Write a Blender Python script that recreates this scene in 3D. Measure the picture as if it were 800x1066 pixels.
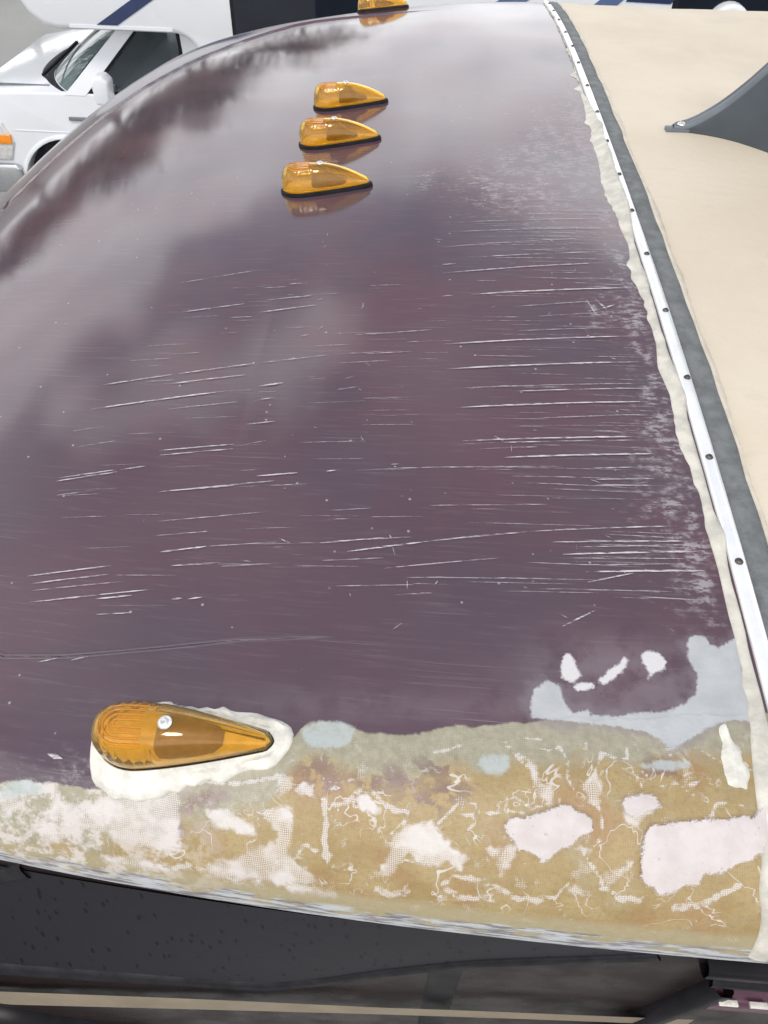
import bpy, bmesh, math, random
import numpy as np
from mathutils import Vector, Matrix

random.seed(7); rng = np.random.default_rng(7)
for o in list(bpy.data.objects): bpy.data.objects.remove(o, do_unlink=True)
SC = bpy.context.scene; COL = SC.collection
Z0 = 3.25                       # height of the motorhome's roof above the asphalt

# ------------------------------------------------------------------ camera
cam_d = bpy.data.cameras.new('camera'); cam = bpy.data.objects.new('camera', cam_d); COL.objects.link(cam)
R_ = Vector((0.99754179, 0.06734087, 0.01938023)); U_ = Vector((-0.0616672, 0.71227495, 0.69918635)); F_ = Vector((-0.03327977, 0.69866272, -0.71467675))
M = Matrix((R_, U_, -F_)).transposed().to_4x4(); M.translation = Vector((-0.2912985, -0.17788855, 0.48068965 + Z0))
cam.matrix_world = M
cam_d.sensor_fit = 'HORIZONTAL'; cam_d.sensor_width = 36; cam_d.lens = 36 * 801 / 800
cam_d.clip_start = 0.01; cam_d.clip_end = 3000
SC.camera = cam

# ------------------------------------------------------------------ sky, sun, exposure
SUN_EL, SUN_AZ = 58, 200         # azimuth measured from +Y clockwise
world = bpy.data.worlds.new('World'); SC.world = world; world.use_nodes = True
SC.view_settings.view_transform = 'Standard'; SC.view_settings.look = 'None'
SC.view_settings.exposure = 0.12; SC.view_settings.gamma = 1; SC.view_settings.use_curve_mapping = False
SC.render.engine = 'CYCLES'
SC.cycles.max_bounces = 8; SC.cycles.diffuse_bounces = 3; SC.cycles.glossy_bounces = 4; SC.cycles.transmission_bounces = 7; SC.cycles.caustics_reflective = False

# ---- tiny node language
class NT:
    def __init__(s, tree): s.t = tree; s.n = tree.nodes; s.l = tree.links
    def node(s, typ, **kw):
        n = s.n.new(typ)
        for k, v in kw.items(): setattr(n, k, v)
        return n
    def put(s, sock, v):
        if isinstance(v, bpy.types.NodeSocket): s.l.new(v, sock)
        elif v is not None:
            if hasattr(sock.default_value, '__len__') and not isinstance(v, (tuple, list)): v = (v,) * len(sock.default_value)
            if hasattr(sock.default_value, '__len__') and len(sock.default_value) == 4 and len(v) == 3: v = (*v, 1)
            sock.default_value = v
    def m(s, op, a, b=None, c=None, clamp=False):
        n = s.node('ShaderNodeMath', operation=op, use_clamp=clamp)
        for i, v in enumerate((a, b, c)):
            if v is not None: s.put(n.inputs[i], v)
        return n.outputs[0]
    def vm(s, op, a, b=None):
        n = s.node('ShaderNodeVectorMath', operation=op); s.put(n.inputs[0], a)
        if b is not None: s.put(n.inputs[1], b)
        return n.outputs['Value'] if op in ('LENGTH', 'DOT_PRODUCT') else n.outputs[0]
    def ss(s, v, lo, hi, a=0., b=1.):
        n = s.node('ShaderNodeMapRange', interpolation_type='SMOOTHSTEP')
        for k, x in zip(('Value', 'From Min', 'From Max', 'To Min', 'To Max'), (v, lo, hi, a, b)): s.put(n.inputs[k], x)
        return n.outputs[0]
    def noise(s, vec, scale, detail=3., rough=.5, dist=0., col=False):
        n = s.node('ShaderNodeTexNoise')
        for k, x in zip(('Vector', 'Scale', 'Detail', 'Roughness', 'Distortion'), (vec, scale, detail, rough, dist)): s.put(n.inputs[k], x)
        return n.outputs['Color' if col else 'Fac']
    def mix(s, f, a, b):
        n = s.node('ShaderNodeMix', data_type='RGBA'); s.put(n.inputs[0], f); s.put(n.inputs[6], a); s.put(n.inputs[7], b); return n.outputs[2]
    def mixf(s, f, a, b):
        n = s.node('ShaderNodeMix', data_type='FLOAT'); s.put(n.inputs[0], f); s.put(n.inputs[2], a); s.put(n.inputs[3], b); return n.outputs[0]
    def scale(s, vec, sc): return s.vm('MULTIPLY', vec, sc)
    def attr(s, name, out='Fac'): return s.node('ShaderNodeAttribute', attribute_name=name).outputs[out]
    def obj(s): return s.node('ShaderNodeTexCoord').outputs['Object']
    def bump(s, h, strength=.3, dist=.002, normal=None):
        n = s.node('ShaderNodeBump'); s.put(n.inputs['Strength'], strength); s.put(n.inputs['Distance'], dist); s.put(n.inputs['Height'], h)
        if normal is not None: s.put(n.inputs['Normal'], normal)
        return n.outputs[0]
    def sep(s, vec): n = s.node('ShaderNodeSeparateXYZ'); s.put(n.inputs[0], vec); return n.outputs
    def comb(s, x, y, z):
        n = s.node('ShaderNodeCombineXYZ')
        for i, v in enumerate((x, y, z)): s.put(n.inputs[i], v)
        return n.outputs[0]

CLOUD_X, CLOUD_Y = 0.6, 2.0
W = NT(world.node_tree); W.n.clear()
sky = W.node('ShaderNodeTexSky', sky_type='NISHITA', sun_disc=False, sun_elevation=math.radians(SUN_EL), sun_rotation=math.radians(SUN_AZ), air_density=1.0, dust_density=2.0, ozone_density=1.0)
d = W.node('ShaderNodeTexCoord').outputs['Generated']
dx, dy, dz = W.sep(d)
zz = W.m('ADD', W.m('MAXIMUM', dz, 0.0), 0.22)
cp = W.comb(W.m('DIVIDE', dx, zz), W.m('DIVIDE', dy, zz), 0.0)          # a flat cloud layer overhead, all round
cn = W.noise(W.vm('ADD', cp, (CLOUD_X, CLOUD_Y, 3.1)), 1.15, 6, .55, .35)
# a bank of cumulus all round, thinning to clear sky overhead
cmask = W.ss(W.m('ADD', W.m('MULTIPLY', W.m('SUBTRACT', cn, .5), 1.5), W.m('MULTIPLY', W.m('SUBTRACT', .54, dz), 1.2)), -.05, .10)
cmask = W.m('MAXIMUM', cmask, W.ss(W.noise(cp, .9, 5, .6, .3), .38, .75, .12, .6))
cshade = W.noise(W.vm('ADD', cp, (7.7, 2.2, 0)), 2.6, 4, .55)
ccol = W.mix(W.ss(cshade, .35, .65), (13.5, 13.8, 14.3), (20.0, 20.0, 20.1))
skyc = W.mix(W.m('MULTIPLY', cmask, .92), sky.outputs[0], ccol)
haze_f = W.m('MULTIPLY', W.m('POWER', 2.718, W.m('DIVIDE', W.m('MAXIMUM', dz, 0.), -.10)), .6)   # pale air towards the horizon, all round
skyc = W.mix(haze_f, skyc, (15.5, 15.7, 16.0))
bg = W.node('ShaderNodeBackground'); W.put(bg.inputs[0], skyc); bg.inputs[1].default_value = .10
W.l.new(bg.outputs[0], W.node('ShaderNodeOutputWorld').inputs[0])
sun_d = bpy.data.lights.new('sun', 'SUN'); sun = bpy.data.objects.new('sun', sun_d); COL.objects.link(sun)
sun_d.energy = 1.5; sun_d.angle = math.radians(16); sun_d.color = (1, .96, .9)
az, el = math.radians(SUN_AZ), math.radians(SUN_EL)
sdir = Vector((math.sin(az) * math.cos(el), math.cos(az) * math.cos(el), math.sin(el)))
sun.rotation_euler = sdir.to_track_quat('Z', 'Y').to_euler(); sun.location = (0, -4, 12)

# ------------------------------------------------------------------ materials
MATS = {}
def mat(name):
    m = bpy.data.materials.new(name); m.use_nodes = True; t = NT(m.node_tree); t.n.clear()
    out = t.node('ShaderNodeOutputMaterial'); b = t.node('ShaderNodeBsdfPrincipled'); t.l.new(b.outputs[0], out.inputs[0])
    MATS[name] = m; t.out = out
    return m, t, b
def P_(t, b, **kw):
    names = dict(color='Base Color', rough='Roughness', metal='Metallic', ior='IOR', spec='Specular IOR Level', coat='Coat Weight', coatr='Coat Roughness', normal='Normal', trans='Transmission Weight', alpha='Alpha', sss='Subsurface Weight', emis='Emission Strength')
    for k, v in kw.items(): t.put(b.inputs[names[k]], v)
def simple(name, col, rough=.5, metal=0., var=.12, vs=30., bmp=0., bs=200., **kw):
    """a plain surface with uneven tone, uneven gloss and optional grain"""
    m, t, b = mat(name); o = t.obj()
    n = t.noise(o, vs, 4, .6); k = t.ss(n, .3, .7)
    lo = tuple(c * (1 - var) for c in col); hi = tuple(min(1, c * (1 + var)) for c in col)
    P_(t, b, color=t.mix(k, lo, hi), rough=t.ss(t.noise(o, vs * .6, 3), .3, .7, rough * .8, min(1, rough * 1.2)), metal=metal, **kw)
    if bmp: P_(t, b, normal=t.bump(t.noise(o, bs, 3), bmp, .002))
    return m
simple('sealant', (.55, .525, .455), .5, var=.18, vs=45, bmp=.5, bs=160)
simple('sealant_white', (.67, .65, .58), .45, var=.16, vs=60, bmp=.5, bs=220)
simple('trim_metal', (.88, .89, .90), .30, 0.35, var=.05, vs=40)
simple('rubber', (.014, .014, .017), .55, var=.3, vs=60, spec=.15)
simple('grey_strip', (.15, .16, .16), .75, var=.2, vs=55, bmp=.5, bs=400)
simple('lap_edge', (.56, .51, .42), .6, var=.1, vs=50, bmp=.3, bs=300)
simple('screw_dark', (.10, .09, .08), .5, .7, var=.4, vs=300)
simple('screw_bright', (.80, .79, .77), .28, .75, var=.1, vs=300)
simple('fairing', (.055, .068, .082), .5, var=.1, vs=14, bmp=.1, bs=900)
simple('fairing_edge', (.13, .15, .17), .4, var=.1, vs=20)
simple('white_paint', (.74, .76, .79), .18, var=.02, vs=3, coat=.5, coatr=.05)
simple('white_gel', (.72, .74, .76), .25, var=.02, vs=2)
simple('navy', (.03, .045, .11), .25, var=.1, vs=5)
simple('steel_blue', (.11, .16, .30), .25, var=.1, vs=5)
simple('trunk', (.10, .08, .06), .9)
simple('leaf', (.10, .125, .085), .7, var=.4, vs=.6)
simple('dark_glass', (.012, .016, .024), .05, var=.1, vs=3)
simple('chrome', (.55, .57, .58), .22, .9, var=.05)
simple('grey_plastic', (.16, .17, .18), .5)
simple('tyre', (.02, .02, .021), .8, bmp=.4, bs=60)
simple('arch_dark', (.012, .013, .018), .8)
simple('amber_plain', (.85, .28, .02), .2)
simple('lamp_clear', (.6, .6, .58), .15)
simple('interior', (.10, .115, .13), .7)
simple('wall_black', (.010, .009, .011), .4, var=.3, spec=.12)
simple('maroon_bar', (.09, .03, .055), .25, var=.2, vs=60)
simple('bulb_base', (.22, .12, .06), .4, var=.2, vs=200)
simple('lamp_floor', (.85, .80, .66), .35, var=.1, vs=120)

# windscreen glass of the parked motorhome: tinted, a little see-through
m, t, b = mat('windscreen'); P_(t, b, color=(.20, .26, .27), rough=.04, trans=.4, ior=1.45)
m, t, b = mat('tinted_glass'); P_(t, b, color=(.42, .47, .50), rough=.02, trans=.9, ior=1.05, spec=.8)

# asphalt
m, t, b = mat('asphalt'); o = t.obj()
g = t.noise(o, 60, 4, .7); big = t.noise(o, .35, 4, .6)
c = t.mix(t.ss(big, .3, .7), (.33, .32, .305), (.41, .40, .38)); c = t.mix(t.ss(g, .35, .7), c, (.22, .22, .21))
P_(t, b, color=c, rough=.85, normal=t.bump(g, .6, .01))

# cream roof membrane
m, t, b = mat('roof_membrane'); o = t.obj()
n1 = t.noise(o, 3.5, 5, .6); n2 = t.noise(o, 60, 4, .7); n3 = t.noise(t.scale(o, (1, 3, 1)), 14, 4, .6)
c = t.mix(t.ss(n1, .3, .7), (.60, .52, .405), (.65, .575, .455)); c = t.mix(t.ss(n3, .55, .8, 0, .35), c, (.52, .45, .35))
st = t.noise(t.vm('ADD', t.scale(o, (1, .7, 1)), (4, 2, 0)), 2.1, 6, .7); c = t.mix(t.ss(st, .50, .72, 0, .45), c, (.47, .41, .33))
sp = t.ss(t.noise(o, 210, 2, .5), .70, .78, 0, .5); c = t.mix(sp, c, (.45, .38, .28))
P_(t, b, color=c, rough=.72, normal=t.bump(t.m('ADD', n2, t.m('MULTIPLY', n1, 1.5)), .25, .004))

# amber lens
m, t, b = mat('amber_lens'); o = t.obj()
P_(t, b, color=(1.0, .67, .11), rough=.05, trans=.93, ior=1.42, coat=.3, coatr=.04)
m, t, b = mat('amber_rib'); P_(t, b, color=(.80, .34, .025), rough=.12, trans=.55, ior=1.45)

# scratches: pale torn gel coat, broken up along their length
m, t, b = mat('scratch'); u = t.attr('suv', 'Vector'); st = t.attr('strength')
n = t.noise(t.scale(u, (90, 700, 1)), 1, 3, .6); n2 = t.noise(t.scale(u, (22, 120, 1)), 1, 2)
a = t.m('MULTIPLY', t.ss(n, .30, .62), t.ss(n2, .25, .55)); a = t.m('MULTIPLY', t.m('MULTIPLY', a, st), 1.3, clamp=True)
P_(t, b, color=t.mix(n2, (.42, .38, .41), (.62, .59, .60)), rough=.6, alpha=a)

# side paint: dark brown maroon
m, t, b = mat('side_paint'); o = t.obj(); n = t.noise(t.scale(o, (2, 2, 9)), 3, 4, .6)
c = t.mix(t.ss(n, .3, .7), (.016, .012, .013), (.026, .018, .018))
P_(t, b, color=c, rough=t.ss(t.noise(o, 20, 3), .3, .7, .2, .4), spec=.09, normal=t.bump(t.noise(o, 90, 2), .05, .002))
simple('tan_stripe', (.23, .185, .125), .45, var=.12, vs=14)
m, t, b = mat('dotted_glass'); o = t.obj()
v = t.node('ShaderNodeTexVoronoi', feature='F1'); t.put(v.inputs['Vector'], t.scale(o, (120, 1, 42))); v.inputs['Scale'].default_value = 1
dots = t.m('MULTIPLY', t.ss(v.outputs['Distance'], .16, .25, 1, 0), t.ss(t.sep(v.outputs['Color'])[0], .15, .25))
P_(t, b, color=t.mix(dots, (.014, .013, .018), (.003, .003, .004)), rough=.3, spec=.08, normal=t.bump(t.noise(o, 40, 3), .08, .002))

# the scratched front cap: the full finish near the sanded edge, paint alone elsewhere
def cap_material(name, full):
    m, t, b = mat(name)
    u = t.attr('suv', 'Vector'); ux, uy, _ = t.sep(u)
    scuff = t.attr('scuff')
    if full: band, primer, spots, blue = (t.attr(k) for k in ('band', 'primer', 'spots', 'blue'))
    if full: net, area, resid = (t.attr(k) for k in ('net', 'area', 'residue'))
    nf = t.noise(u, 140, 4, .65); nm = t.noise(u, 34, 4, .6); nl = t.noise(u, 5, 3, .55)
    # -- paint
    c = t.mix(t.ss(nl, .35, .65), (.079, .052, .067), (.103, .051, .062))
    c = t.mix(t.ss(t.noise(u, 2.2, 3), .4, .65, 0, .5), c, (.084, .058, .076))
    streak = t.m('MULTIPLY', t.ss(t.noise(t.scale(u, (5, 620, 1)), 1, 3, .6), .60, .74), t.ss(t.noise(t.scale(u, (6, 14, 1)), 1, 3), .46, .68))
    c = t.mix(t.m('MULTIPLY', streak, .38), c, (.40, .36, .38))
    fine = t.ss(t.noise(t.scale(u, (14, 240, 1)), 1, 4, .7), .5, .8, 0, .16); c = t.mix(fine, c, (.30, .26, .28))
    vor = t.node('ShaderNodeTexVoronoi', feature='F1'); t.put(vor.inputs['Vector'], u); vor.inputs['Scale'].default_value = 62
    spk = t.m('MULTIPLY', t.ss(vor.outputs['Distance'], .05, .11, 1, 0), t.ss(t.sep(vor.outputs['Color'])[0], .78, .86)); c = t.mix(t.m('MULTIPLY', spk, .55), c, (.5, .46, .47))
    # sanding scuffs
    sn = t.noise(t.scale(u, (75, 170, 1)), 1, 5, .7); sk = t.m('MULTIPLY', scuff, t.m('MULTIPLY', t.ss(t.m('ADD', sn, t.m('MULTIPLY', scuff, .10)), .53, .68), t.ss(t.noise(u, 38, 3, .6), .38, .6)), clamp=True)
    c = t.mix(t.m('MULTIPLY', sk, .6), c, (.42, .39, .40))
    if not full:
        P_(t, b, color=c, rough=t.m('ADD', t.ss(nl, .3, .7, .075, .13), t.m('MULTIPLY', sk, .35)), normal=t.bump(nf, .012, .0016), ior=1.58)
        return
    # -- sanded glass fibre
    wob = t.m('ADD', t.m('MULTIPLY', t.m('SUBTRACT', nm, .5), .011), t.m('MULTIPLY', t.m('SUBTRACT', nf, .5), .0035))
    bm_ = t.ss(t.m('ADD', band, wob), -.001, .0015)
    amber = t.mix(t.ss(nm, .35, .66), (.325, .23, .088), (.40, .30, .14)); amber = t.mix(t.ss(t.noise(u, 15, 4, .6), .5, .66, 0, .7), amber, (.33, .185, .075)); amber = t.mix(t.ss(t.noise(t.vm('ADD', u, (3, 1, 0)), 24, 4, .6), .52, .68, 0, .7), amber, (.36, .30, .17)); amber = t.mix(t.ss(t.noise(u, 300, 3, .7), .45, .7, 0, .35), amber, (.19, .125, .06))
    olive = t.mix(t.ss(nf, .3, .7), (.29, .275, .195), (.38, .36, .265))
    depth = t.m('ADD', band, t.m('MULTIPLY', t.m('SUBTRACT', nm, .5), .04))
    fib = t.mix(t.ss(depth, .022, .04), olive, amber)
    fib = t.mix(t.ss(t.m('ADD', uy, t.m('MULTIPLY', t.m('SUBTRACT', nm, .5), .015)), .042, .030), fib, t.mix(nf, (.33, .27, .14), (.42, .37, .24)))
    left = t.ss(ux, -.36, -.56)
    k = 2 * math.pi / .00155; wpx = t.m('MULTIPLY', t.m('SUBTRACT', t.noise(u, 45, 3), .5), .006)
    wv = t.m('MULTIPLY', t.m('ADD', t.m('SINE', t.m('MULTIPLY', t.m('ADD', ux, wpx), k)), 1.), t.m('ADD', t.m('SINE', t.m('MULTIPLY', t.m('ADD', uy, wpx), k)), 1.))
    weave = t.ss(wv, .5, 1.8)
    jn = t.m('ADD', t.m('MULTIPLY', t.m('SUBTRACT', nf, .5), .006), t.m('MULTIPLY', t.m('SUBTRACT', t.noise(u, 70, 3, .6), .5), .006))
    wm = t.m('MULTIPLY', t.ss(t.m('ADD', area, jn), -.0015, .002), t.mixf(t.ss(t.noise(u, 40, 3), .42, .62), t.m('ADD', t.m('MULTIPLY', weave, .75), .2), .9))
    lines = t.m('MULTIPLY', t.ss(t.m('ADD', net, t.m('MULTIPLY', jn, .55)), -.0005, .0005), t.m('MULTIPLY', t.ss(t.noise(u, 90, 3), .26, .42), t.m('ADD', t.m('MULTIPLY', weave, .6), .4)))
    stray = t.m('MULTIPLY', t.ss(t.noise(u, 55, 4, .65), .60, .68), t.m('ADD', t.m('MULTIPLY', weave, .5), .1))
    wm = t.m('MAXIMUM', wm, stray)
    whites = t.m('MULTIPLY', t.m('MAXIMUM', wm, lines), t.m('MULTIPLY', t.ss(uy, .026, .036), t.ss(band, .002, .012)), clamp=True)
    fib = t.mix(t.m('MULTIPLY', t.m('SUBTRACT', 1., weave), .22), fib, (.17, .115, .06))
    iso = t.noise(u, 30, 3, .55, .6); vein = t.m('MULTIPLY', t.ss(t.m('ABSOLUTE', t.m('SUBTRACT', iso, .5)), .004, .011, 1, 0), t.m('MULTIPLY', t.ss(t.noise(u, 33, 2), .44, .58), t.m('MULTIPLY', t.ss(uy, .034, .046), t.ss(band, .02, .035))))
    whites = t.m('MAXIMUM', whites, t.m('MULTIPLY', vein, .75))
    chalk = t.mix(nf, (.60, .56, .54), (.72, .69, .67))
    purp = t.m('MULTIPLY', t.ss(t.m('ADD', t.noise(u, 60, 4, .65), t.m('MULTIPLY', resid, .16)), .56, .64), t.m('MULTIPLY', resid, t.ss(band, .004, .012)), clamp=True)
    fib = t.mix(t.m('MULTIPLY', purp, .75), fib, (.16, .09, .085))
    fib = t.mix(t.m('MULTIPLY', whites, .92), fib, chalk)
    fib = t.mix(t.m('MULTIPLY', t.ss(t.noise(u, 60, 5, .7), .44, .58), t.m('MULTIPLY', left, .8)), fib, (.62, .57, .54))
    # ground-back rim: grey primer torn into streaks
    rim = t.ss(t.m('ADD', uy, t.m('MULTIPLY', t.m('SUBTRACT', t.noise(t.scale(u, (14, 40, 1)), 1, 3, .6), .5), .022)), .024, .019)
    rim = t.m('MULTIPLY', rim, t.m('MAXIMUM', t.ss(uy, .011, .006), t.ss(t.noise(t.scale(u, (30, 90, 1)), 1, 4, .65), .40, .52)))
    rs = t.ss(t.noise(t.scale(u, (26, 260, 1)), 1, 4, .65), .42, .56)
    fib = t.mix(rim, fib, t.mix(rs, (.17, .16, .165), (.47, .49, .50)))
    c = t.mix(bm_, c, fib)
    # -- feathered grey primer and blue-grey patches
    jit = t.m('ADD', t.m('MULTIPLY', t.m('SUBTRACT', nf, .5), .005), t.m('MULTIPLY', t.m('SUBTRACT', t.noise(u, 420, 3, .7), .5), .004))
    pm = t.ss(t.m('ADD', primer, jit), -.0006, .0016); sm = t.ss(t.m('ADD', spots, jit), -.0008, .0016); bl = t.ss(t.m('ADD', blue, jit), -.0012, .0022)
    grey = t.mix(t.ss(nm, .3, .7), (.37, .38, .39), (.43, .44, .445))
    c = t.mix(t.m('MULTIPLY', bl, t.ss(nf, .2, .6, .45, .8)), c, (.41, .46, .455)); halo = t.m('MULTIPLY', t.attr('dull'), t.ss(nm, .25, .6)); c = t.mix(t.m('MULTIPLY', halo, .55), c, (.20, .165, .185)); c = t.mix(t.ss(t.m('ADD', primer, t.m('MULTIPLY', t.m('SUBTRACT', nm, .5), .03)), -.008, .002, 0, .45), c, (.20, .175, .195)); c = t.mix(pm, c, grey); c = t.mix(sm, c, (.58, .56, .56))
    # a worn halo of thinned paint round the patches
    mat_ = t.m('MAXIMUM', t.m('MAXIMUM', bm_, pm), sm)
    rough = t.mixf(mat_, t.m('ADD', t.ss(nl, .3, .7, .075, .13), t.m('ADD', t.m('MULTIPLY', sk, .35), t.m('MULTIPLY', halo, .3))), t.ss(nm, .3, .7, .42, .62))
    nb = t.bump(t.m('ADD', t.m('ADD', nf, t.m('MULTIPLY', whites, .5)), t.m('MULTIPLY', weave, t.m('MULTIPLY', whites, .4))), t.m('ADD', t.m('MULTIPLY', mat_, .38), .012), .0016)
    nb = t.bump(t.m('ADD', pm, t.m('ADD', sm, t.m('MULTIPLY', bm_, .8))), .5, .0008, nb)
    P_(t, b, color=c, rough=rough, normal=nb, ior=1.58)


cap_material('cap_finish', True); cap_material('cap_paint', False)

m, t, b = mat('filler'); o = t.obj(); n = t.noise(o, 60, 4, .6); n2 = t.noise(o, 400, 3, .6)
c = t.mix(t.ss(n, .3, .7), (.52, .465, .445), (.59, .535, .52)); c = t.mix(t.ss(t.noise(o, 260, 2), .70, .74, 0, .6), c, (.35, .30, .30))
sd = t.attr('edge'); wob = t.m('ADD', t.m('MULTIPLY', t.m('SUBTRACT', t.noise(o, 150, 4, .65), .5), .006), t.m('MULTIPLY', t.m('SUBTRACT', t.noise(o, 900, 2), .5), .004))
P_(t, b, color=c, rough=.65, normal=t.bump(n2, .3, .001), alpha=t.ss(t.m('ADD', sd, wob), -.0004, .0018))

# ------------------------------------------------------------------ building helpers
def tag(o, label=None, cat=None, group=None, kind=None):
    for k, v in (('label', label), ('category', cat), ('group', group), ('kind', kind)):
        if v: o[k] = v
    return o
def link(name, me, material, parent=None):
    o = bpy.data.objects.new(name, me); COL.objects.link(o)
    if material is not None and not me.materials: me.materials.append(MATS[material])
    if parent is not None: o.parent = parent
    return o
def pydata(name, v, f, material, parent=None, smooth=True):
    me = bpy.data.meshes.new(name); me.from_pydata([tuple(map(float, p)) for p in v], [], f); me.update()
    if smooth: me.polygons.foreach_set('use_smooth', [True] * len(me.polygons))
    return link(name, me, material, parent)
def grid_faces(nr, nc, wrap=False):
    f = []
    for i in range(nr - 1):
        for j in range(nc - (0 if wrap else 1)):
            j2 = (j + 1) % nc; f.append((i * nc + j, i * nc + j2, (i + 1) * nc + j2, (i + 1) * nc + j))
    return f
def grid_mesh(name, V, material, parent=None, attrs=None, flip=False):
    nr, nc, _ = V.shape; me = bpy.data.meshes.new(name)
    i, j = np.meshgrid(np.arange(nr - 1), np.arange(nc - 1), indexing='ij'); a = (i * nc + j).ravel()
    q = np.stack([a, a + 1, a + nc + 1, a + nc], 1)
    if flip: q = q[:, ::-1]
    me.vertices.add(nr * nc); me.vertices.foreach_set('co', V.reshape(-1).astype(np.float32))
    me.loops.add(q.size); me.loops.foreach_set('vertex_index', q.reshape(-1).astype(np.int32))
    me.polygons.add(len(q)); me.polygons.foreach_set('loop_start', np.arange(len(q), dtype=np.int32) * 4)
    me.polygons.foreach_set('use_smooth', np.ones(len(q), bool)); me.update(calc_edges=True); me.validate()
    for k, arr in (attrs or {}).items():
        if arr.ndim == 3: at = me.attributes.new(k, 'FLOAT_VECTOR', 'POINT'); at.data.foreach_set('vector', arr.reshape(-1).astype(np.float32))
        else: at = me.attributes.new(k, 'FLOAT', 'POINT'); at.data.foreach_set('value', arr.reshape(-1).astype(np.float32))
    return link(name, me, material, parent)
def empty(name, loc=(0, 0, 0), parent=None):
    o = bpy.data.objects.new(name, None); COL.objects.link(o); o.location = loc; o.empty_display_size = .2
    if parent is not None: o.parent = parent
    return o
def prism(name, prof, y0, y1, material, parent=None, bevel=0., seg=3, smooth=True, axis='y'):
    """profile in the XZ plane pushed along Y"""
    bm = bmesh.new(); n = len(prof)
    a = [bm.verts.new((p[0], y0, p[1])) for p in prof]; c_ = [bm.verts.new((p[0], y1, p[1])) for p in prof]
    bm.faces.new(a[::-1]); bm.faces.new(c_)
    for k in range(n): bm.faces.new((a[k], a[(k + 1) % n], c_[(k + 1) % n], c_[k]))
    bmesh.ops.recalc_face_normals(bm, faces=bm.faces)
    if bevel: bmesh.ops.bevel(bm, geom=[e for e in bm.edges if e.calc_face_angle(0) > .5], offset=bevel, segments=seg, profile=.5, affect='EDGES', clamp_overlap=True)
    me = bpy.data.meshes.new(name); bm.to_mesh(me); bm.free()
    if smooth:
        for p in me.polygons: p.use_smooth = True
        me.set_sharp_from_angle(angle=math.radians(40))
    return link(name, me, material, parent)
def box(name, lo, hi, material, parent=None, bevel=0.): return prism(name, [(lo[0], lo[2]), (hi[0], lo[2]), (hi[0], hi[2]), (lo[0], hi[2])], lo[1], hi[1], material, parent, bevel, 2)

# ------------------------------------------------------------------ shape of the motorhome's front cap
YC = 1.22
def prof_drop(x): d = np.maximum(0, -x); return .17057 * d**2 - .0723 * d**3 - .03187 * d**4 + .06079 * d**6
def half_w(x): d = np.maximum(0, -x); return 1.22 - .11392 * d**2 - .01547 * d**4
def cross_drop(u, w):
    au = np.abs(u); rr = .09 / w; tt = np.clip((au - (1 - rr)) / rr, 0, 1)
    return .02405 * au**2 + .04646 * au**4 - .01348 * au**8 + .09441 * (1 - np.sqrt(np.maximum(0, 1 - tt**2)))
CREASE = np.array([(-1.09, 0), (-1.0715, .2), (-1.033, .385), (-.986, .517), (-.906, .65), (-.81, .765), (-.74, .84), (-.69, .878), (-.638, .889), (-.58, .883), (-.51, .871), (-.43, .857), (-.3627, .85), (-.30, .8445), (-.2, .83)])
def crease(x, u):
    p = np.stack([x, np.abs(u) * 1.17], -1); q = CREASE * (1, 1.17); best = np.full(x.shape, 9.); sgn = np.ones(x.shape)
    for a, b_ in zip(q[:-1], q[1:]):
        d_ = b_ - a; tt = np.clip(((p - a) @ d_) / (d_ @ d_), 0, 1); r = p - (a + tt[..., None] * d_); L = np.hypot(r[..., 0], r[..., 1])
        s = np.sign(d_[0] * r[..., 1] - d_[1] * r[..., 0]); k_ = L < best; best = np.where(k_, L, best); sgn = np.where(k_, s, sgn)
    sd = -best * sgn; fade = np.clip((-.28 - x) / .2, 0, 1)
    st = np.clip(sd / .006 + .5, 0, 1); st = st * st * (3 - 2 * st)
    return -fade * (.0036 * st)
def surf(x, u, detail=True):
    x, u = np.broadcast_arrays(np.asarray(x, float), np.asarray(u, float)); w = half_w(x)
    z = Z0 - prof_drop(x) - cross_drop(u, w)
    if detail: z = z + crease(x, u)
    return np.stack([x, YC + w * u, z], -1)
def surf_xy(x, y, lift=0.):
    """point on the skin above (x, y), pushed out along the normal"""
    x, y = np.broadcast_arrays(np.asarray(x, float), np.asarray(y, float))
    f = lambda a, c: surf(a, np.clip((c - YC) / half_w(a), -.9999, .9999))
    p = f(x, y); e = 5e-4; dx_ = f(x + e, y) - f(x - e, y); dy_ = f(x, y + e) - f(x, y - e)
    n = np.cross(dx_, dy_); n /= np.linalg.norm(n, axis=-1, keepdims=True) + 1e-12
    return p + n * np.asarray(lift)[..., None], n
def poly_sdf(X, Y, poly):
    P = np.array(poly); ins = np.zeros(X.shape, bool); best = np.full(X.shape, 1e9)
    for (ax, ay), (bx, by) in zip(P, np.roll(P, -1, 0)):
        ex, ey = bx - ax, by - ay; tt = np.clip(((X - ax) * ex + (Y - ay) * ey) / (ex * ex + ey * ey + 1e-12), 0, 1)
        best = np.minimum(best, np.hypot(X - ax - tt * ex, Y - ay - tt * ey))
        c_ = ((ay > Y) != (by > Y)) & (X < (bx - ax) * (Y - ay) / (by - ay + 1e-12) + ax); ins ^= c_
    return np.where(ins, best, -best)

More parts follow.
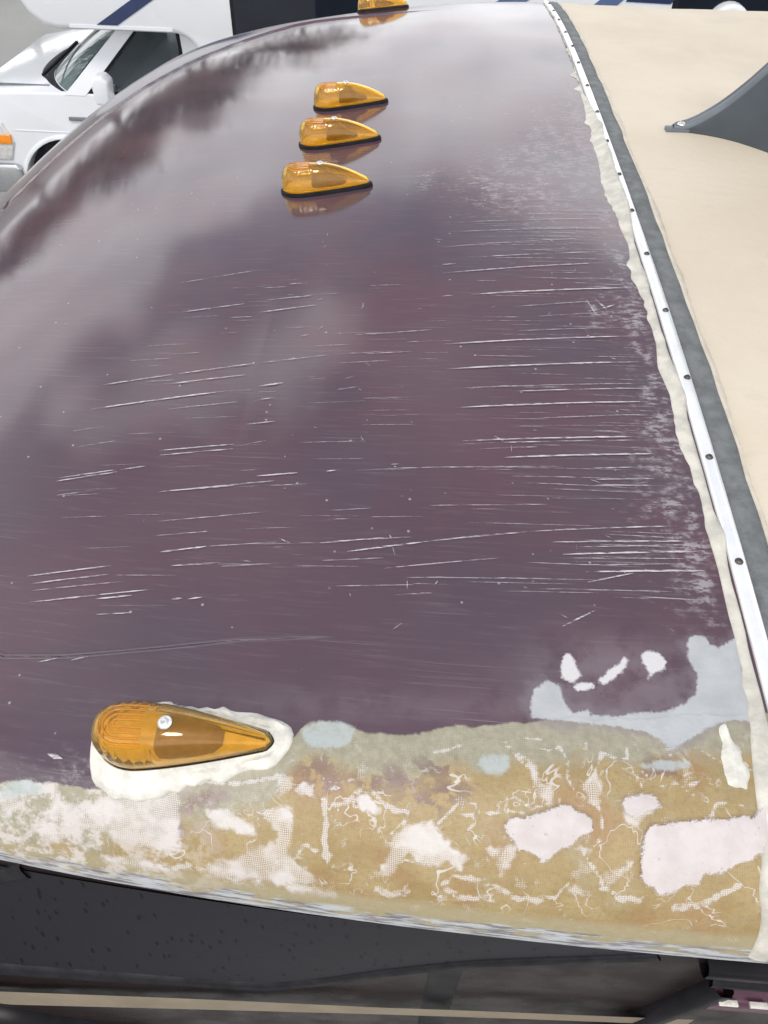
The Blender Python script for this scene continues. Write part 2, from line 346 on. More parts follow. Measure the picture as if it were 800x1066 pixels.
POLYS = {'primer':[(-0.1887,0.1292),(-0.1888,0.1433),(-0.1852,0.154),(-0.1743,0.1618),(-0.1649,0.1579),(-0.161,0.1406),(-0.1556,0.1353),(-0.1451,0.1388),(-0.1427,0.1343),(-0.1216,0.1346),(-0.1045,0.1385),(-0.0883,0.1397),(-0.0712,0.1469),(-0.0609,0.1562),(-0.0564,0.1721),(-0.0601,0.1811),(-0.062,0.1877),(-0.0595,0.1931),(-0.0608,0.1991),(-0.0563,0.2066),(-0.0481,0.2088),(-0.0424,0.2066),(-0.0405,0.2004),(-0.0348,0.1982),(-0.0267,0.204),(-0.0173,0.2083),(-0.0202,0.1605),(-0.0208,0.1354),(-0.0372,0.1358),(-0.0526,0.1303),(-0.0688,0.1201),(-0.0861,0.1089),(-0.092,0.1159),(-0.1039,0.1225),(-0.1263,0.1252),(-0.1548,0.1276)],'spotA':[(-0.1628,0.1766),(-0.159,0.1862),(-0.1544,0.1862),(-0.1506,0.1778),(-0.1471,0.1661),(-0.155,0.1602),(-0.1637,0.1638)],'spotB':[(-0.1545,0.1584),(-0.1474,0.1614),(-0.1371,0.1608),(-0.1383,0.1559),(-0.149,0.153),(-0.1541,0.1536)],'spotC':[(-0.1354,0.1627),(-0.1263,0.1714),(-0.1179,0.1785),(-0.1118,0.1848),(-0.1081,0.1834),(-0.1123,0.1746),(-0.1208,0.166),(-0.1306,0.1587)],'spotD':[(-0.0977,0.1881),(-0.0908,0.193),(-0.0837,0.1898),(-0.078,0.1824),(-0.0814,0.1748),(-0.0903,0.1709),(-0.0965,0.1646),(-0.0938,0.1723),(-0.098,0.1797)],'blueA':[(-0.3655,0.1098),(-0.362,0.1168),(-0.3535,0.1216),(-0.3386,0.1228),(-0.3231,0.1177),(-0.3249,0.1061),(-0.3303,0.1008),(-0.347,0.0988),(-0.3568,0.1008)],'blueB':[(-0.2313,0.0924),(-0.2256,0.0991),(-0.2148,0.1018),(-0.205,0.0992),(-0.206,0.0907),(-0.2138,0.0842),(-0.2236,0.0851)],'blueC':[(-0.1129,0.0973),(-0.0942,0.1025),(-0.0746,0.1024),(-0.0726,0.0982),(-0.0886,0.0937),(-0.1058,0.0935)],'blueD':[(-0.606,0.0743),(-0.5961,0.0789),(-0.5808,0.0791),(-0.5686,0.0764),(-0.5663,0.0708),(-0.5883,0.0694),(-0.6057,0.0689)]}
FILLER = {'f1':[(-0.2105,0.0536),(-0.2066,0.057),(-0.1965,0.0596),(-0.1863,0.0618),(-0.1761,0.0656),(-0.1646,0.0665),(-0.1545,0.0635),(-0.1478,0.0592),(-0.1472,0.0536),(-0.1511,0.0492),(-0.159,0.0453),(-0.1682,0.0423),(-0.1746,0.0376),(-0.181,0.035),(-0.1892,0.0372),(-0.1935,0.0395),(-0.1989,0.0398),(-0.206,0.0453)],'f2':[(-0.1145,0.0427),(-0.1126,0.0523),(-0.1058,0.0576),(-0.0923,0.0606),(-0.0776,0.0624),(-0.0621,0.0639),(-0.0487,0.0647),(-0.0371,0.0676),(-0.026,0.0744),(-0.0263,0.0568),(-0.0288,0.0448),(-0.04,0.0402),(-0.0497,0.0372),(-0.0606,0.0342),(-0.0702,0.0309),(-0.0769,0.0264),(-0.0875,0.0233),(-0.0985,0.0219),(-0.1108,0.0246),(-0.1145,0.0333)],'f3':[(-0.1286,0.0706),(-0.1215,0.0759),(-0.1126,0.077),(-0.1034,0.0743),(-0.0983,0.0703),(-0.1027,0.0653),(-0.1123,0.0624),(-0.1224,0.0608),(-0.1269,0.0647)]}
DABS = {'d1':[(-0.0462,0.1306),(-0.0427,0.1338),(-0.0418,0.1241),(-0.0392,0.1162),(-0.0354,0.1113),(-0.034,0.1014),(-0.0344,0.0908),(-0.0365,0.0839),(-0.0421,0.0862),(-0.0486,0.0878),(-0.0506,0.0946),(-0.0497,0.1054)]}
SCRATCHES = [[-0.6252,0.7563,-0.5161,0.7784,1],[-0.4699,0.737,-0.4443,0.7371,2],[-0.492,0.7014,-0.4338,0.7058,2],[-0.5999,0.6833,-0.5198,0.6949,2],[-0.497,0.6732,-0.4246,0.6829,2],[-0.6631,0.5395,-0.5784,0.5516,2],[-0.5784,0.5516,-0.4835,0.5664,2],[-0.4835,0.5664,-0.394,0.5762,1],[-0.394,0.5762,-0.3324,0.5774,1],[-0.6605,0.4966,-0.5076,0.5171,3],[-0.5741,0.5352,-0.4897,0.5451,2],[-0.5679,0.4895,-0.4872,0.4977,1],[-0.47,0.5233,-0.443,0.5271,3],[-0.4709,0.4983,-0.4478,0.5023,2],[-0.4744,0.4594,-0.4413,0.4625,2],[-0.3693,0.6132,-0.335,0.6156,1],[-0.3811,0.5109,-0.3569,0.515,2],[-0.6711,0.4609,-0.6357,0.4658,1],[-0.6668,0.4332,-0.6147,0.4415,1],[-0.5612,0.4234,-0.4791,0.4298,2],[-0.5582,0.4163,-0.4797,0.4227,2],[-0.4684,0.4281,-0.4467,0.4328,2],[-0.6625,0.3848,-0.5981,0.3946,3],[-0.664,0.389,-0.6012,0.3976,2],[-0.5957,0.3972,-0.5687,0.4012,2],[-0.5453,0.3642,-0.4289,0.3746,3],[-0.4478,0.3819,-0.406,0.3846,3],[-0.377,0.3854,-0.3674,0.3865,3],[-0.6551,0.3645,-0.6032,0.3708,1],[-0.5379,0.3254,-0.4131,0.3355,1],[-0.5351,0.3076,-0.4792,0.3121,1],[-0.525,0.2879,-0.4799,0.2937,3],[-0.4799,0.2937,-0.4117,0.2971,1],[-0.5089,0.2722,-0.462,0.2747,3],[-0.4611,0.2703,-0.421,0.2719,2],[-0.6476,0.264,-0.5678,0.2733,2],[-0.6423,0.2552,-0.5678,0.2638,2],[-0.6366,0.2476,-0.5486,0.2558,1],[-0.6345,0.2349,-0.5187,0.2469,2],[-0.5721,0.2366,-0.5376,0.2399,3],[-0.5651,0.2204,-0.5324,0.2218,2],[-0.4996,0.2354,-0.4893,0.2364,3],[-0.4845,0.2352,-0.47,0.2371,3],[-0.3663,0.3339,-0.325,0.3359,1],[-0.3696,0.3233,-0.3468,0.3231,1],[-0.3752,0.2946,-0.3134,0.3003,2],[-0.3683,0.2749,-0.3118,0.2772,1],[-0.2701,0.8141,-0.0613,0.8424,1],[-0.2188,0.7865,-0.0597,0.8028,2],[-0.269,0.7458,-0.057,0.7748,2],[-0.2299,0.6938,-0.0348,0.7153,3],[-0.268,0.6902,-0.2537,0.692,2],[-0.3578,0.6126,-0.2781,0.6176,1],[-0.3545,0.5744,-0.2991,0.5764,1],[-0.2629,0.5888,-0.0502,0.6087,3],[-0.26,0.5421,-0.0464,0.5614,3],[-0.2492,0.5083,-0.042,0.5227,1],[-0.1873,0.5038,-0.0431,0.5148,2],[-0.249,0.4766,-0.0468,0.4922,3],[-0.2418,0.4255,-0.0502,0.4389,3],[-0.2418,0.4211,-0.0511,0.4333,2],[-0.201,0.4025,-0.0494,0.4142,3],[-0.2245,0.4144,-0.167,0.4183,1],[-0.3385,0.3862,-0.1454,0.3923,1],[-0.115,0.3907,-0.0477,0.3959,2],[-0.1147,0.3757,-0.0577,0.3798,2],[-0.1155,0.3681,-0.0608,0.371,2],[-0.275,0.3384,-0.1628,0.3418,1],[-0.3457,0.2846,-0.278,0.295,3],[-0.278,0.295,-0.1822,0.309,2],[-0.1822,0.309,-0.0467,0.3223,2],[-0.1614,0.2976,-0.0368,0.3052,2],[-0.153,0.2842,-0.0306,0.2937,3],[-0.1346,0.266,-0.0305,0.2728,3],[-0.311,0.2657,-0.2091,0.2779,1],[-0.2934,0.2557,-0.1271,0.2582,1],[-0.1339,0.2552,-0.0932,0.267,2],[-0.1595,0.21,-0.1303,0.2271,2],[-0.3007,0.2375,-0.2676,0.24,2],[-0.1771,0.2464,-0.0633,0.2489,1],[-0.2693,0.7677,-0.2505,0.7694,2],[-0.1526,0.6454,-0.0775,0.6565,1],[-0.1769,0.6152,-0.0646,0.6252,1],[-0.1802,0.6658,-0.0567,0.685,1],[-0.1644,0.4611,-0.0448,0.4726,1],[-0.1405,0.2929,-0.0376,0.3009,1],[-0.15,0.2801,-0.0448,0.2845,1],[-0.1422,0.273,-0.0585,0.2782,1],[-0.6015,0.1715,-0.5853,0.1749,3],[-0.5716,0.173,-0.558,0.1765,3],[-0.0799,0.6857,-0.0688,0.663,3],[-0.058,0.6744,-0.0754,0.6647,3],[-0.0915,0.6854,-0.082,0.6479,2],[-0.5673,0.0953,-0.5533,0.0918,4],[-0.331,0.298,-0.2869,0.3005,1],[-0.2712,0.8842,-0.0272,0.9019,1],[-0.2575,0.8574,-0.0513,0.8709,1]]

NET_LINES = [(2.8,[(-0.3417,0.0653),(-0.3384,0.0513),(-0.3395,0.0427),(-0.3364,0.0338)]),(2.0,[(-0.3426,0.0623),(-0.3341,0.0622),(-0.3234,0.0642),(-0.3181,0.0717),(-0.306,0.0708),(-0.2958,0.0632),(-0.2885,0.0604),(-0.279,0.0593)]),(1.6,[(-0.3178,0.0686),(-0.3197,0.0627),(-0.3099,0.06),(-0.2955,0.0593)]),(1.3,[(-0.2574,0.0527),(-0.2486,0.0604),(-0.2419,0.0663),(-0.2302,0.0652),(-0.2272,0.06),(-0.2093,0.0615),(-0.2082,0.0685),(-0.2036,0.0717),(-0.1955,0.0669),(-0.1863,0.0619)]),(1.5,[(-0.2522,0.0218),(-0.2436,0.027),(-0.2295,0.025),(-0.2108,0.0223),(-0.1962,0.0172),(-0.1824,0.0165)]),(1.3,[(-0.2509,0.0207),(-0.2377,0.0177),(-0.2282,0.017),(-0.2158,0.018),(-0.212,0.016)]),(1.2,[(-0.3585,0.0354),(-0.3558,0.0394),(-0.3515,0.0408),(-0.3459,0.0371),(-0.3365,0.0343),(-0.3329,0.0354)]),(1.5,[(-0.2802,0.0597),(-0.2787,0.0549),(-0.2832,0.0521),(-0.291,0.0466)]),(1.8,[(-0.2992,0.0199),(-0.2894,0.0182),(-0.2753,0.0189),(-0.2768,0.0215)]),(1.2,[(-0.2415,0.0586),(-0.2323,0.0589),(-0.2308,0.0533),(-0.2364,0.0495)]),(1.2,[(-0.2088,0.1085),(-0.1984,0.0977),(-0.1905,0.0896),(-0.1884,0.0829)]),(1.5,[(-0.2427,0.1058),(-0.2523,0.1018),(-0.262,0.1002)]),(1.0,[(-0.3195,0.0867),(-0.3051,0.0892),(-0.2929,0.0884)]),(1.0,[(-0.3431,0.0785),(-0.3354,0.0755),(-0.32,0.079)]),(1.2,[(-0.2097,0.1094),(-0.2015,0.1036),(-0.1928,0.098),(-0.182,0.0796),(-0.1765,0.0689),(-0.1964,0.0614),(-0.2136,0.0619)]),(1.2,[(-0.185,0.1075),(-0.1777,0.1048),(-0.1687,0.1081),(-0.1628,0.0992),(-0.1644,0.0846),(-0.1578,0.0753),(-0.1523,0.0692)]),(1.6,[(-0.1189,0.1092),(-0.12,0.1015),(-0.1295,0.1024),(-0.138,0.105),(-0.143,0.0928),(-0.1528,0.0783),(-0.1426,0.0658),(-0.1394,0.0518),(-0.1459,0.0438),(-0.155,0.0419),(-0.1444,0.0314),(-0.1373,0.024),(-0.126,0.0193),(-0.1132,0.018),(-0.1083,0.0207)]),(1.3,[(-0.2104,0.0215),(-0.1983,0.0175),(-0.1867,0.0165),(-0.1702,0.0182),(-0.1642,0.0231),(-0.1591,0.0265),(-0.1528,0.0216),(-0.1427,0.0202),(-0.1369,0.0212),(-0.139,0.0276),(-0.1278,0.0321),(-0.1199,0.0358)]),(0.8,[(-0.1174,0.0942),(-0.114,0.0871),(-0.111,0.0808)]),(1.0,[(-0.1103,0.0931),(-0.1002,0.0822),(-0.0869,0.0858),(-0.074,0.0769)]),(1.0,[(-0.0815,0.119),(-0.0706,0.1135),(-0.0522,0.1033)]),(0.9,[(-0.0924,0.0912),(-0.0842,0.085),(-0.0773,0.0843),(-0.0657,0.0899)]),(1.2,[(-0.0657,0.0634),(-0.0603,0.0739),(-0.049,0.0744),(-0.0375,0.0719)]),(1.1,[(-0.0919,0.1092),(-0.0858,0.1115),(-0.0806,0.1068),(-0.0841,0.1035),(-0.0916,0.1077)]),(0.7,[(-0.2132,0.1109),(-0.1891,0.1143),(-0.1714,0.1112)]),(0.9,[(-0.1521,0.1106),(-0.1476,0.1123),(-0.1474,0.1076),(-0.1515,0.108)]),(2.0,[(-0.089,0.0157),(-0.0705,0.018),(-0.0552,0.0243),(-0.0449,0.0286)]),(2.0,[(-0.614,0.0467),(-0.5868,0.0489),(-0.5704,0.0552),(-0.5423,0.0645)]),(1.6,[(-0.4635,0.0305),(-0.4465,0.0323),(-0.4305,0.0303),(-0.4054,0.025)]),(1.3,[(-0.3605,0.0337),(-0.3534,0.0395),(-0.3443,0.0375)]),(2.2,[(-0.4522,0.0748),(-0.4336,0.0761),(-0.4086,0.0749),(-0.3905,0.0775),(-0.3726,0.0803)]),(1.8,[(-0.3774,0.0701),(-0.3735,0.0751),(-0.3475,0.0717)])]
NET_AREAS = [[(-0.2897,0.0459),(-0.2785,0.0522),(-0.2693,0.0546),(-0.2599,0.054),(-0.2511,0.0456),(-0.2437,0.0398),(-0.2348,0.0355),(-0.2381,0.0291),(-0.2488,0.0321),(-0.2602,0.0303),(-0.2696,0.0313),(-0.276,0.0367),(-0.2826,0.0319),(-0.2891,0.0258),(-0.2971,0.0275),(-0.2944,0.0318),(-0.2889,0.0366)],[(-0.3757,0.063),(-0.368,0.0602),(-0.3635,0.0513),(-0.3676,0.0426),(-0.3695,0.0331),(-0.3619,0.0302),(-0.363,0.0246),(-0.3481,0.0225),(-0.3282,0.0191),(-0.3306,0.0158),(-0.3582,0.0185),(-0.3731,0.0229)],[(-0.222,0.0411),(-0.2105,0.0397),(-0.1993,0.0439),(-0.2,0.0376),(-0.2044,0.0349),(-0.2077,0.0298),(-0.2133,0.033)],[(-0.3198,0.0687),(-0.3096,0.0707),(-0.3031,0.0649),(-0.2955,0.0593),(-0.3025,0.0573),(-0.3135,0.0599)],[(-0.3775,0.0781),(-0.3691,0.0802),(-0.3644,0.072),(-0.3575,0.0761),(-0.3495,0.0743),(-0.3497,0.0672),(-0.359,0.068),(-0.3692,0.071),(-0.3762,0.067)],[(-0.1547,0.0808),(-0.1436,0.0928),(-0.1403,0.0815),(-0.1424,0.0684),(-0.1495,0.0693)],[(-0.1958,0.0993),(-0.1858,0.0937),(-0.1848,0.0824),(-0.1733,0.0801),(-0.1765,0.067),(-0.1851,0.0716)],[(-0.2125,0.0406),(-0.2041,0.042),(-0.2021,0.0348),(-0.2071,0.0288),(-0.2111,0.0267)],[(-0.1637,0.0204),(-0.1591,0.0265),(-0.1498,0.0205),(-0.1565,0.0192)],[(-0.1269,0.0691),(-0.1194,0.0751),(-0.1095,0.0751),(-0.1015,0.0703),(-0.1075,0.0638),(-0.1175,0.0562),(-0.1254,0.0581)],[(-0.1592,0.0426),(-0.1453,0.0438),(-0.1492,0.0383)],[(-0.1383,0.0306),(-0.12,0.0363),(-0.1275,0.0291),(-0.1361,0.0222)],[(-0.5664,0.0609),(-0.5493,0.0668),(-0.5255,0.0652),(-0.4933,0.0715),(-0.4552,0.0736),(-0.4508,0.0422),(-0.4622,0.0386),(-0.4868,0.041),(-0.5183,0.0494),(-0.5493,0.0524)],[(-0.4312,0.0583),(-0.416,0.0607),(-0.3936,0.0518),(-0.3885,0.0445),(-0.4054,0.0465),(-0.4242,0.0498)],[(-0.3888,0.0584),(-0.3764,0.0618),(-0.3641,0.0585),(-0.3647,0.0497),(-0.3781,0.0486)],[(-0.4402,0.0306),(-0.4175,0.0324),(-0.3926,0.0376),(-0.3747,0.0435),(-0.3681,0.0541),(-0.3632,0.0497),(-0.3666,0.0356),(-0.3466,0.0265),(-0.3434,0.0215),(-0.3741,0.0227),(-0.4055,0.0243),(-0.431,0.0272)],[(-0.5777,0.0535),(-0.5596,0.0547),(-0.5501,0.0469),(-0.5691,0.0454)],[(-0.5136,0.0371),(-0.4924,0.0379),(-0.463,0.0328),(-0.4604,0.0297),(-0.4915,0.0313)],[(-0.6058,0.0708),(-0.5917,0.0736),(-0.5841,0.0657),(-0.5988,0.0602),(-0.6067,0.0587)],[(-0.4752,0.0427),(-0.4524,0.044),(-0.4461,0.0384),(-0.4623,0.0378)]]
RESIDUE = [(-0.3408,0.0763),(-0.3086,0.0768),(-0.2895,0.0792),(-0.2595,0.088),(-0.2498,0.074),(-0.4427,0.0628),(-0.4585,0.0499),(-0.269,0.0656),(-0.3491,0.0857),(-0.0953,0.0953),(-0.4319,0.0667)]

BAND = [(-1.7, .32), (-1.2, .20), (-.85, .105), (-.6062, .0775), (-.585, .0792), (-.5554, .0762), (-.5302, .0722), (-.4988, .0778), (-.4461, .0848), (-.3863, .0905), (-.3781, .0933), (-.3706, .1081), (-.3609, .1199), (-.3423, .1227), (-.3245, .1176), (-.3115, .1133), (-.2857, .1126), (-.2567, .1189), (-.2275, .1215), (-.1983, .1264), (-.1546, .1306), (-.1112, .1314), (-.0817, .1367), (0, .144)]

# ------------------------------------------------------------------ setting
me = bpy.data.meshes.new('ground'); me.from_pydata([(-600, -600, 0), (600, -600, 0), (600, 600, 0), (-600, 600, 0)], [], [(0, 1, 2, 3)])
tag(link('ground', me, 'asphalt'), kind='structure')

# ------------------------------------------------------------------ the motorhome being repaired
MH = tag(empty('motorhome'), 'maroon motorhome with scratched front cap, cream roof and amber marker lights', 'motorhome')
xs = np.concatenate([np.linspace(-1.69, -1.2, 40)[:-1], np.linspace(-1.2, -.7, 100)[:-1], np.linspace(-.7, -.0035, 290)])
ya = np.concatenate([np.array([0, .00004, .0002, .0005, .001, .0018, .0028]), np.linspace(.004, .1, 44), np.linspace(.1, .28, 74)[1:]]) / 1.22
us = np.concatenate([-1 + ya, np.linspace(-1 + ya[-1], 1 - ya[-1], 230)[1:-1], (1 - ya)[::-1]])
X, U = np.meshgrid(xs, us); V = surf(X, U)
lump = np.zeros_like(X)
for _ in range(26):
    fx, fy, ph = rng.uniform(4, 26), rng.uniform(6, 34), rng.uniform(0, 6.3); lump += np.sin(X * fx + V[..., 1] * fy + ph) / 26
band = np.interp(X, *zip(*BAND)) - V[..., 1]
inb = np.clip(band / .02, 0, 1)
nearrim = np.clip((V[..., 1] - (YC - half_w(X))) / .01, 0, 1)
V[..., 2] += lump * (.0006 + .0028 * inb * nearrim) - .0006 * inb * nearrim
arc = np.concatenate([np.zeros((1, X.shape[1])), np.cumsum(np.linalg.norm(np.diff(surf(X, U, False), axis=0), axis=-1), 0)])
Yv = V[..., 1]
near_ = Yv < .4
def seg_dist(pts, sel):
    P = np.array(pts); best = np.full(int(sel.sum()), 9.); A, B = X[sel], Yv[sel]
    for (ax, ay), (bx, by) in zip(P[:-1], P[1:]):
        ex, ey = bx - ax, by - ay; tt = np.clip(((A - ax) * ex + (B - ay) * ey) / (ex * ex + ey * ey + 1e-12), 0, 1); best = np.minimum(best, np.hypot(A - ax - tt * ex, B - ay - tt * ey))
    return best
net = np.full(X.shape, -1.); area = np.full(X.shape, -1.); sel = (Yv < .17) & (X > -.8)
for hw, pts in NET_LINES: net[sel] = np.maximum(net[sel], hw * .00068 - seg_dist(pts, sel))
for pts in NET_AREAS: area[sel] = np.maximum(area[sel], poly_sdf(X[sel], Yv[sel], pts))
resid = np.zeros(X.shape)
for a_, b_ in RESIDUE: resid = np.maximum(resid, np.exp(-((X - a_) / .022)**2 - ((Yv - b_) / .010)**2))
def field(names):
    o_ = np.full(X.shape, -1.)
    for n_ in names: o_[near_] = np.maximum(o_[near_], poly_sdf(X[near_], Yv[near_], POLYS[n_]))
    return o_
def gauss(cx, cy, sx, sy, a=1.): return a * np.exp(-((X - cx) / sx)**2 - ((Yv - cy) / sy)**2)
sc = 1.0 * np.exp(-((X + .036) / .016)**2) * np.clip((1.9 - Yv) / .5, 0, 1) * np.clip((Yv - .17) / .1, .25, 1)
sc += gauss(-.15, 1.03, .085, .11, 1.5) + gauss(-.06, .42, .03, .1, .6) + gauss(-.297, 1.04, .022, .05, .7) + gauss(-.075, .66, .03, .06, .75) + gauss(-.34, 1.65, .06, .12, .45) + gauss(-.09, 1.15, .05, .25, .8)
sc += gauss(-.50, .074, .05, .012, .9) + gauss(-.56, .085, .06, .012, .5) + gauss(-.06, .30, .03, .07, .6)
capo = grid_mesh('front_cap', V, 'cap_finish', MH, dict(suv=np.stack([X, arc, X * 0], -1), band=band, primer=field(['primer']), spots=field(['spotA', 'spotB', 'spotC', 'spotD']), blue=field(['blueA', 'blueB', 'blueC', 'blueD']), scuff=np.clip(sc, 0, 1), dull=np.clip(gauss(-.115, .165, .075, .035, 1.3) + gauss(-.30, .135, .2, .014, .5), 0, 1), net=net, area=area, residue=resid))
capo.data.materials.append(MATS['cap_paint'])
yf_ = np.minimum(Yv[:-1, :-1], Yv[1:, 1:]) > .235; capo.data.polygons.foreach_set('material_index', yf_.astype(np.int32).ravel())
capo['label'] = 'scratched plum maroon front cap with a sanded glass fibre edge'

# dry body filler and dabs of sealant standing slightly proud of the cap
def patch(name, poly, material, parent, h, step=.0016, feather=False):
    P = np.array(poly); lo = P.min(0) - .004; hi = P.max(0) + .004; gx = np.arange(lo[0], min(hi[0], -.004), step); gy = np.arange(max(lo[1], .004), hi[1], step)
    A, B = np.meshgrid(gx, gy); sd = poly_sdf(A, B, poly) + .0004 * np.sin(A * 900 + np.sin(B * 700) * 2) * np.sin(B * 800) + .0013 * np.sin(A * 260 + 1) * np.sin(B * 310)
    l = (.0011 + h * (1 - np.exp(-np.maximum(sd, 0) / .005)) if feather else np.where(sd > 0, h * (1 - np.exp(-np.maximum(sd, 0) / .0022)), sd * .9)) + .0004 * np.sin(A * 190) * np.sin(B * 230) * (sd > .003)
    V = surf_xy(A, B, np.maximum(l, -.004))[0].reshape(-1, 3); nr, nc = A.shape; keep = (sd > -.0035)
    f = [q for q in grid_faces(nr, nc) if keep.ravel()[list(q)].all()]; us_ = sorted({k for q in f for k in q}); mp = {k: i for i, k in enumerate(us_)}
    o_ = pydata(name, V[us_], [tuple(mp[k] for k in q) for q in f], material, parent); at_ = o_.data.attributes.new('edge', 'FLOAT', 'POINT'); at_.data.foreach_set('value', sd.ravel()[us_].astype(np.float32)); return o_
for k_, p_ in FILLER.items(): patch('filler_patch', p_, 'filler', capo, .0012, feather=True)
for k_, p_ in DABS.items(): patch('sealant_dab', p_, 'sealant_white', capo, .0045)['label'] = 'smeared white dab of sealant'

# scratches: thin torn lines running fore and aft
sv, sf, ss_, su = [], [], [], []
def scratch(x1, y1, x2, y2, wd, st, bow=0.):
    n = max(3, int(math.hypot(x2 - x1, y2 - y1) / .006)); tt = np.linspace(0, 1, n)
    px = x1 + (x2 - x1) * tt; py = y1 + (y2 - y1) * tt + bow * np.sin(tt * 3.14) + np.cumsum(rng.normal(0, .00006, n))
    wdt = wd * np.clip(np.minimum(tt, 1 - tt) * 7, .12, 1) * rng.uniform(.6, 1.2, n); b0 = len(sv)
    nx, ny = -(y2 - y1), x2 - x1; L = math.hypot(nx, ny); nx, ny = nx / L, ny / L
    for s in (-.5, .5):
        p = surf_xy(px + nx * wdt * s, py + ny * wdt * s, .0011)[0]; sv.extend(p.tolist()); su.extend(np.stack([px, py + s * wdt, px * 0 + (b0 % 97)], -1).tolist()); ss_.extend([st] * n)
    for k in range(n - 1): sf.append((b0 + k, b0 + k + 1, b0 + n + k + 1, b0 + n + k))
for x1, y1, x2, y2, g_ in SCRATCHES: scratch(x1, y1, x2, y2, (0, .0009, .0012, .0016, .003)[int(g_)] * (1 + .8 * y1), (0, .55, .85, 1.15, 1.3)[int(g_)])
for k in range(230):           # the finer ones between them
    if k < 150: x1 = rng.uniform(-.24, -.05); y1 = rng.uniform(.24, 1.0); ln = rng.uniform(.02, .16)
    else: x1 = rng.uniform(-.66, -.28); y1 = rng.uniform(.22, .75); ln = rng.uniform(.01, .07)
    x2 = min(x1 + ln, -.04); scratch(x1, y1, x2, y1 + (x2 - x1) * rng.normal(.0, .015), rng.uniform(.0004, .0008) * (1 + .8 * y1), rng.uniform(.2, .6))
for k in range(70):            # stray nicks in other directions
    x1 = rng.uniform(-.45, -.05); y1 = rng.uniform(.2, .9); a = rng.uniform(0, 3.14); ln = rng.uniform(.002, .014)
    scratch(x1, y1, x1 + ln * math.cos(a), y1 + ln * math.sin(a), rng.uniform(.0006, .0012), rng.uniform(.4, 1.))
so = pydata('scratch_marks', sv, sf, 'scratch', capo); tag(so, kind='stuff')
at = so.data.attributes.new('strength', 'FLOAT', 'POINT'); at.data.foreach_set('value', ss_)
at = so.data.attributes.new('suv', 'FLOAT_VECTOR', 'POINT'); at.data.foreach_set('vector', np.array(su).ravel())

# ---- strips laid across the roof along the seam
def sweep(name, prof, u0, u1, n, material, parent, wob=None, xoff=None):
    """prof: list of (x, lift); swept round the roof's cross-section"""
    uu = np.linspace(u0, u1, n); a = (uu + 1) / 2 if False else uu
    uu = np.sign(uu) * (1 - (1 - np.abs(uu))**1.0)
    w = 1.22; p0 = np.stack([YC + w * uu, Z0 - cross_drop(uu, w)], -1); tg = np.gradient(p0, axis=0); tg /= np.linalg.norm(tg, axis=1, keepdims=True); nn = np.stack([-tg[:, 1], tg[:, 0]], -1)
    V = np.zeros((n, len(prof), 3))
    for j, (x, l) in enumerate(prof):
        lx = np.full(n, x) + (wob[j] if wob is not None else 0); ll = l if np.ndim(l) else np.full(n, l)
        V[:, j, 0] = lx; V[:, j, 1] = p0[:, 0] + nn[:, 0] * ll; V[:, j, 2] = p0[:, 1] + nn[:, 1] * ll
    return grid_mesh(name, V, material, parent, flip=True)
def smooth_noise(n, sc_, seed):
    r = np.random.default_rng(seed); k = max(4, int(n / sc_)); return np.interp(np.linspace(0, k - 1, n), np.arange(k), r.uniform(-1, 1, k))
UN = -.9995
# cream roof
xr = np.concatenate([[.022, .026], np.linspace(.040, 3.6, 60)]); ur = np.concatenate([-1 + ya, np.linspace(-1 + ya[-1], 1 - ya[-1], 160)[1:-1], (1 - ya)[::-1]])
XR, UR = np.meshgrid(xr, ur); VR = np.stack([XR, YC + 1.22 * UR, Z0 - .001 - cross_drop(UR, np.full(UR.shape, 1.22))], -1)
VR[..., 2] += .0016 * np.sin(XR * 9 + 2 * VR[..., 1]) * np.sin(VR[..., 1] * 7 + XR * 3) + .0008 * np.sin(XR * 31 + VR[..., 1] * 11)
VR[:, 0, 2] -= .004
roof = grid_mesh('roof', VR, 'roof_membrane', MH); roof['label'] = 'cream coloured membrane roof behind the metal trim'
# grey butyl strip, its pale lap edge, the bright trim with screws
n = 700
w1 = .0016 * smooth_noise(n, 12, 1); w2 = .0035 * smooth_noise(n, 16, 2) + .001 * smooth_noise(n, 3, 3); z_ = np.zeros(n)
gs = sweep('rubber_strip', [(.0045, -.004), (.0052, .0022), (.018, .0026), (.031, .0016), (.034, -.003)], UN, -UN, n, 'grey_strip', MH, [z_, z_, z_, w1, w1])
sweep('lap_edge', [(.030, -.003), (.031, .0028 + .0006 * smooth_noise(n, 6, 4)), (.034, .0026 + .0006 * smooth_noise(n, 5, 5)), (.0375, .0004), (.039, -.004)], UN, -UN, n, 'lap_edge', MH, [w1, w1, w1, w2, w2])
tr = sweep('trim_strip', [(-.0082, -.004), (-.0078, .0028), (-.0060, .0046), (-.0010, .0054), (.0040, .0046), (.0058, .0028), (.0062, -.004)], UN, -UN, n, 'trim_metal', MH); tr['label'] = 'bright metal trim strip screwed over the seam'
def oriented(o, p, nrm, xdir=(1, 0, 0)):
    z = Vector(nrm).normalized(); x = Vector(xdir); x = (x - z * x.dot(z)).normalized(); y = z.cross(x)
    mm = Matrix((x, y, z)).transposed().to_4x4(); mm.translation = Vector(p); o.matrix_world = mm
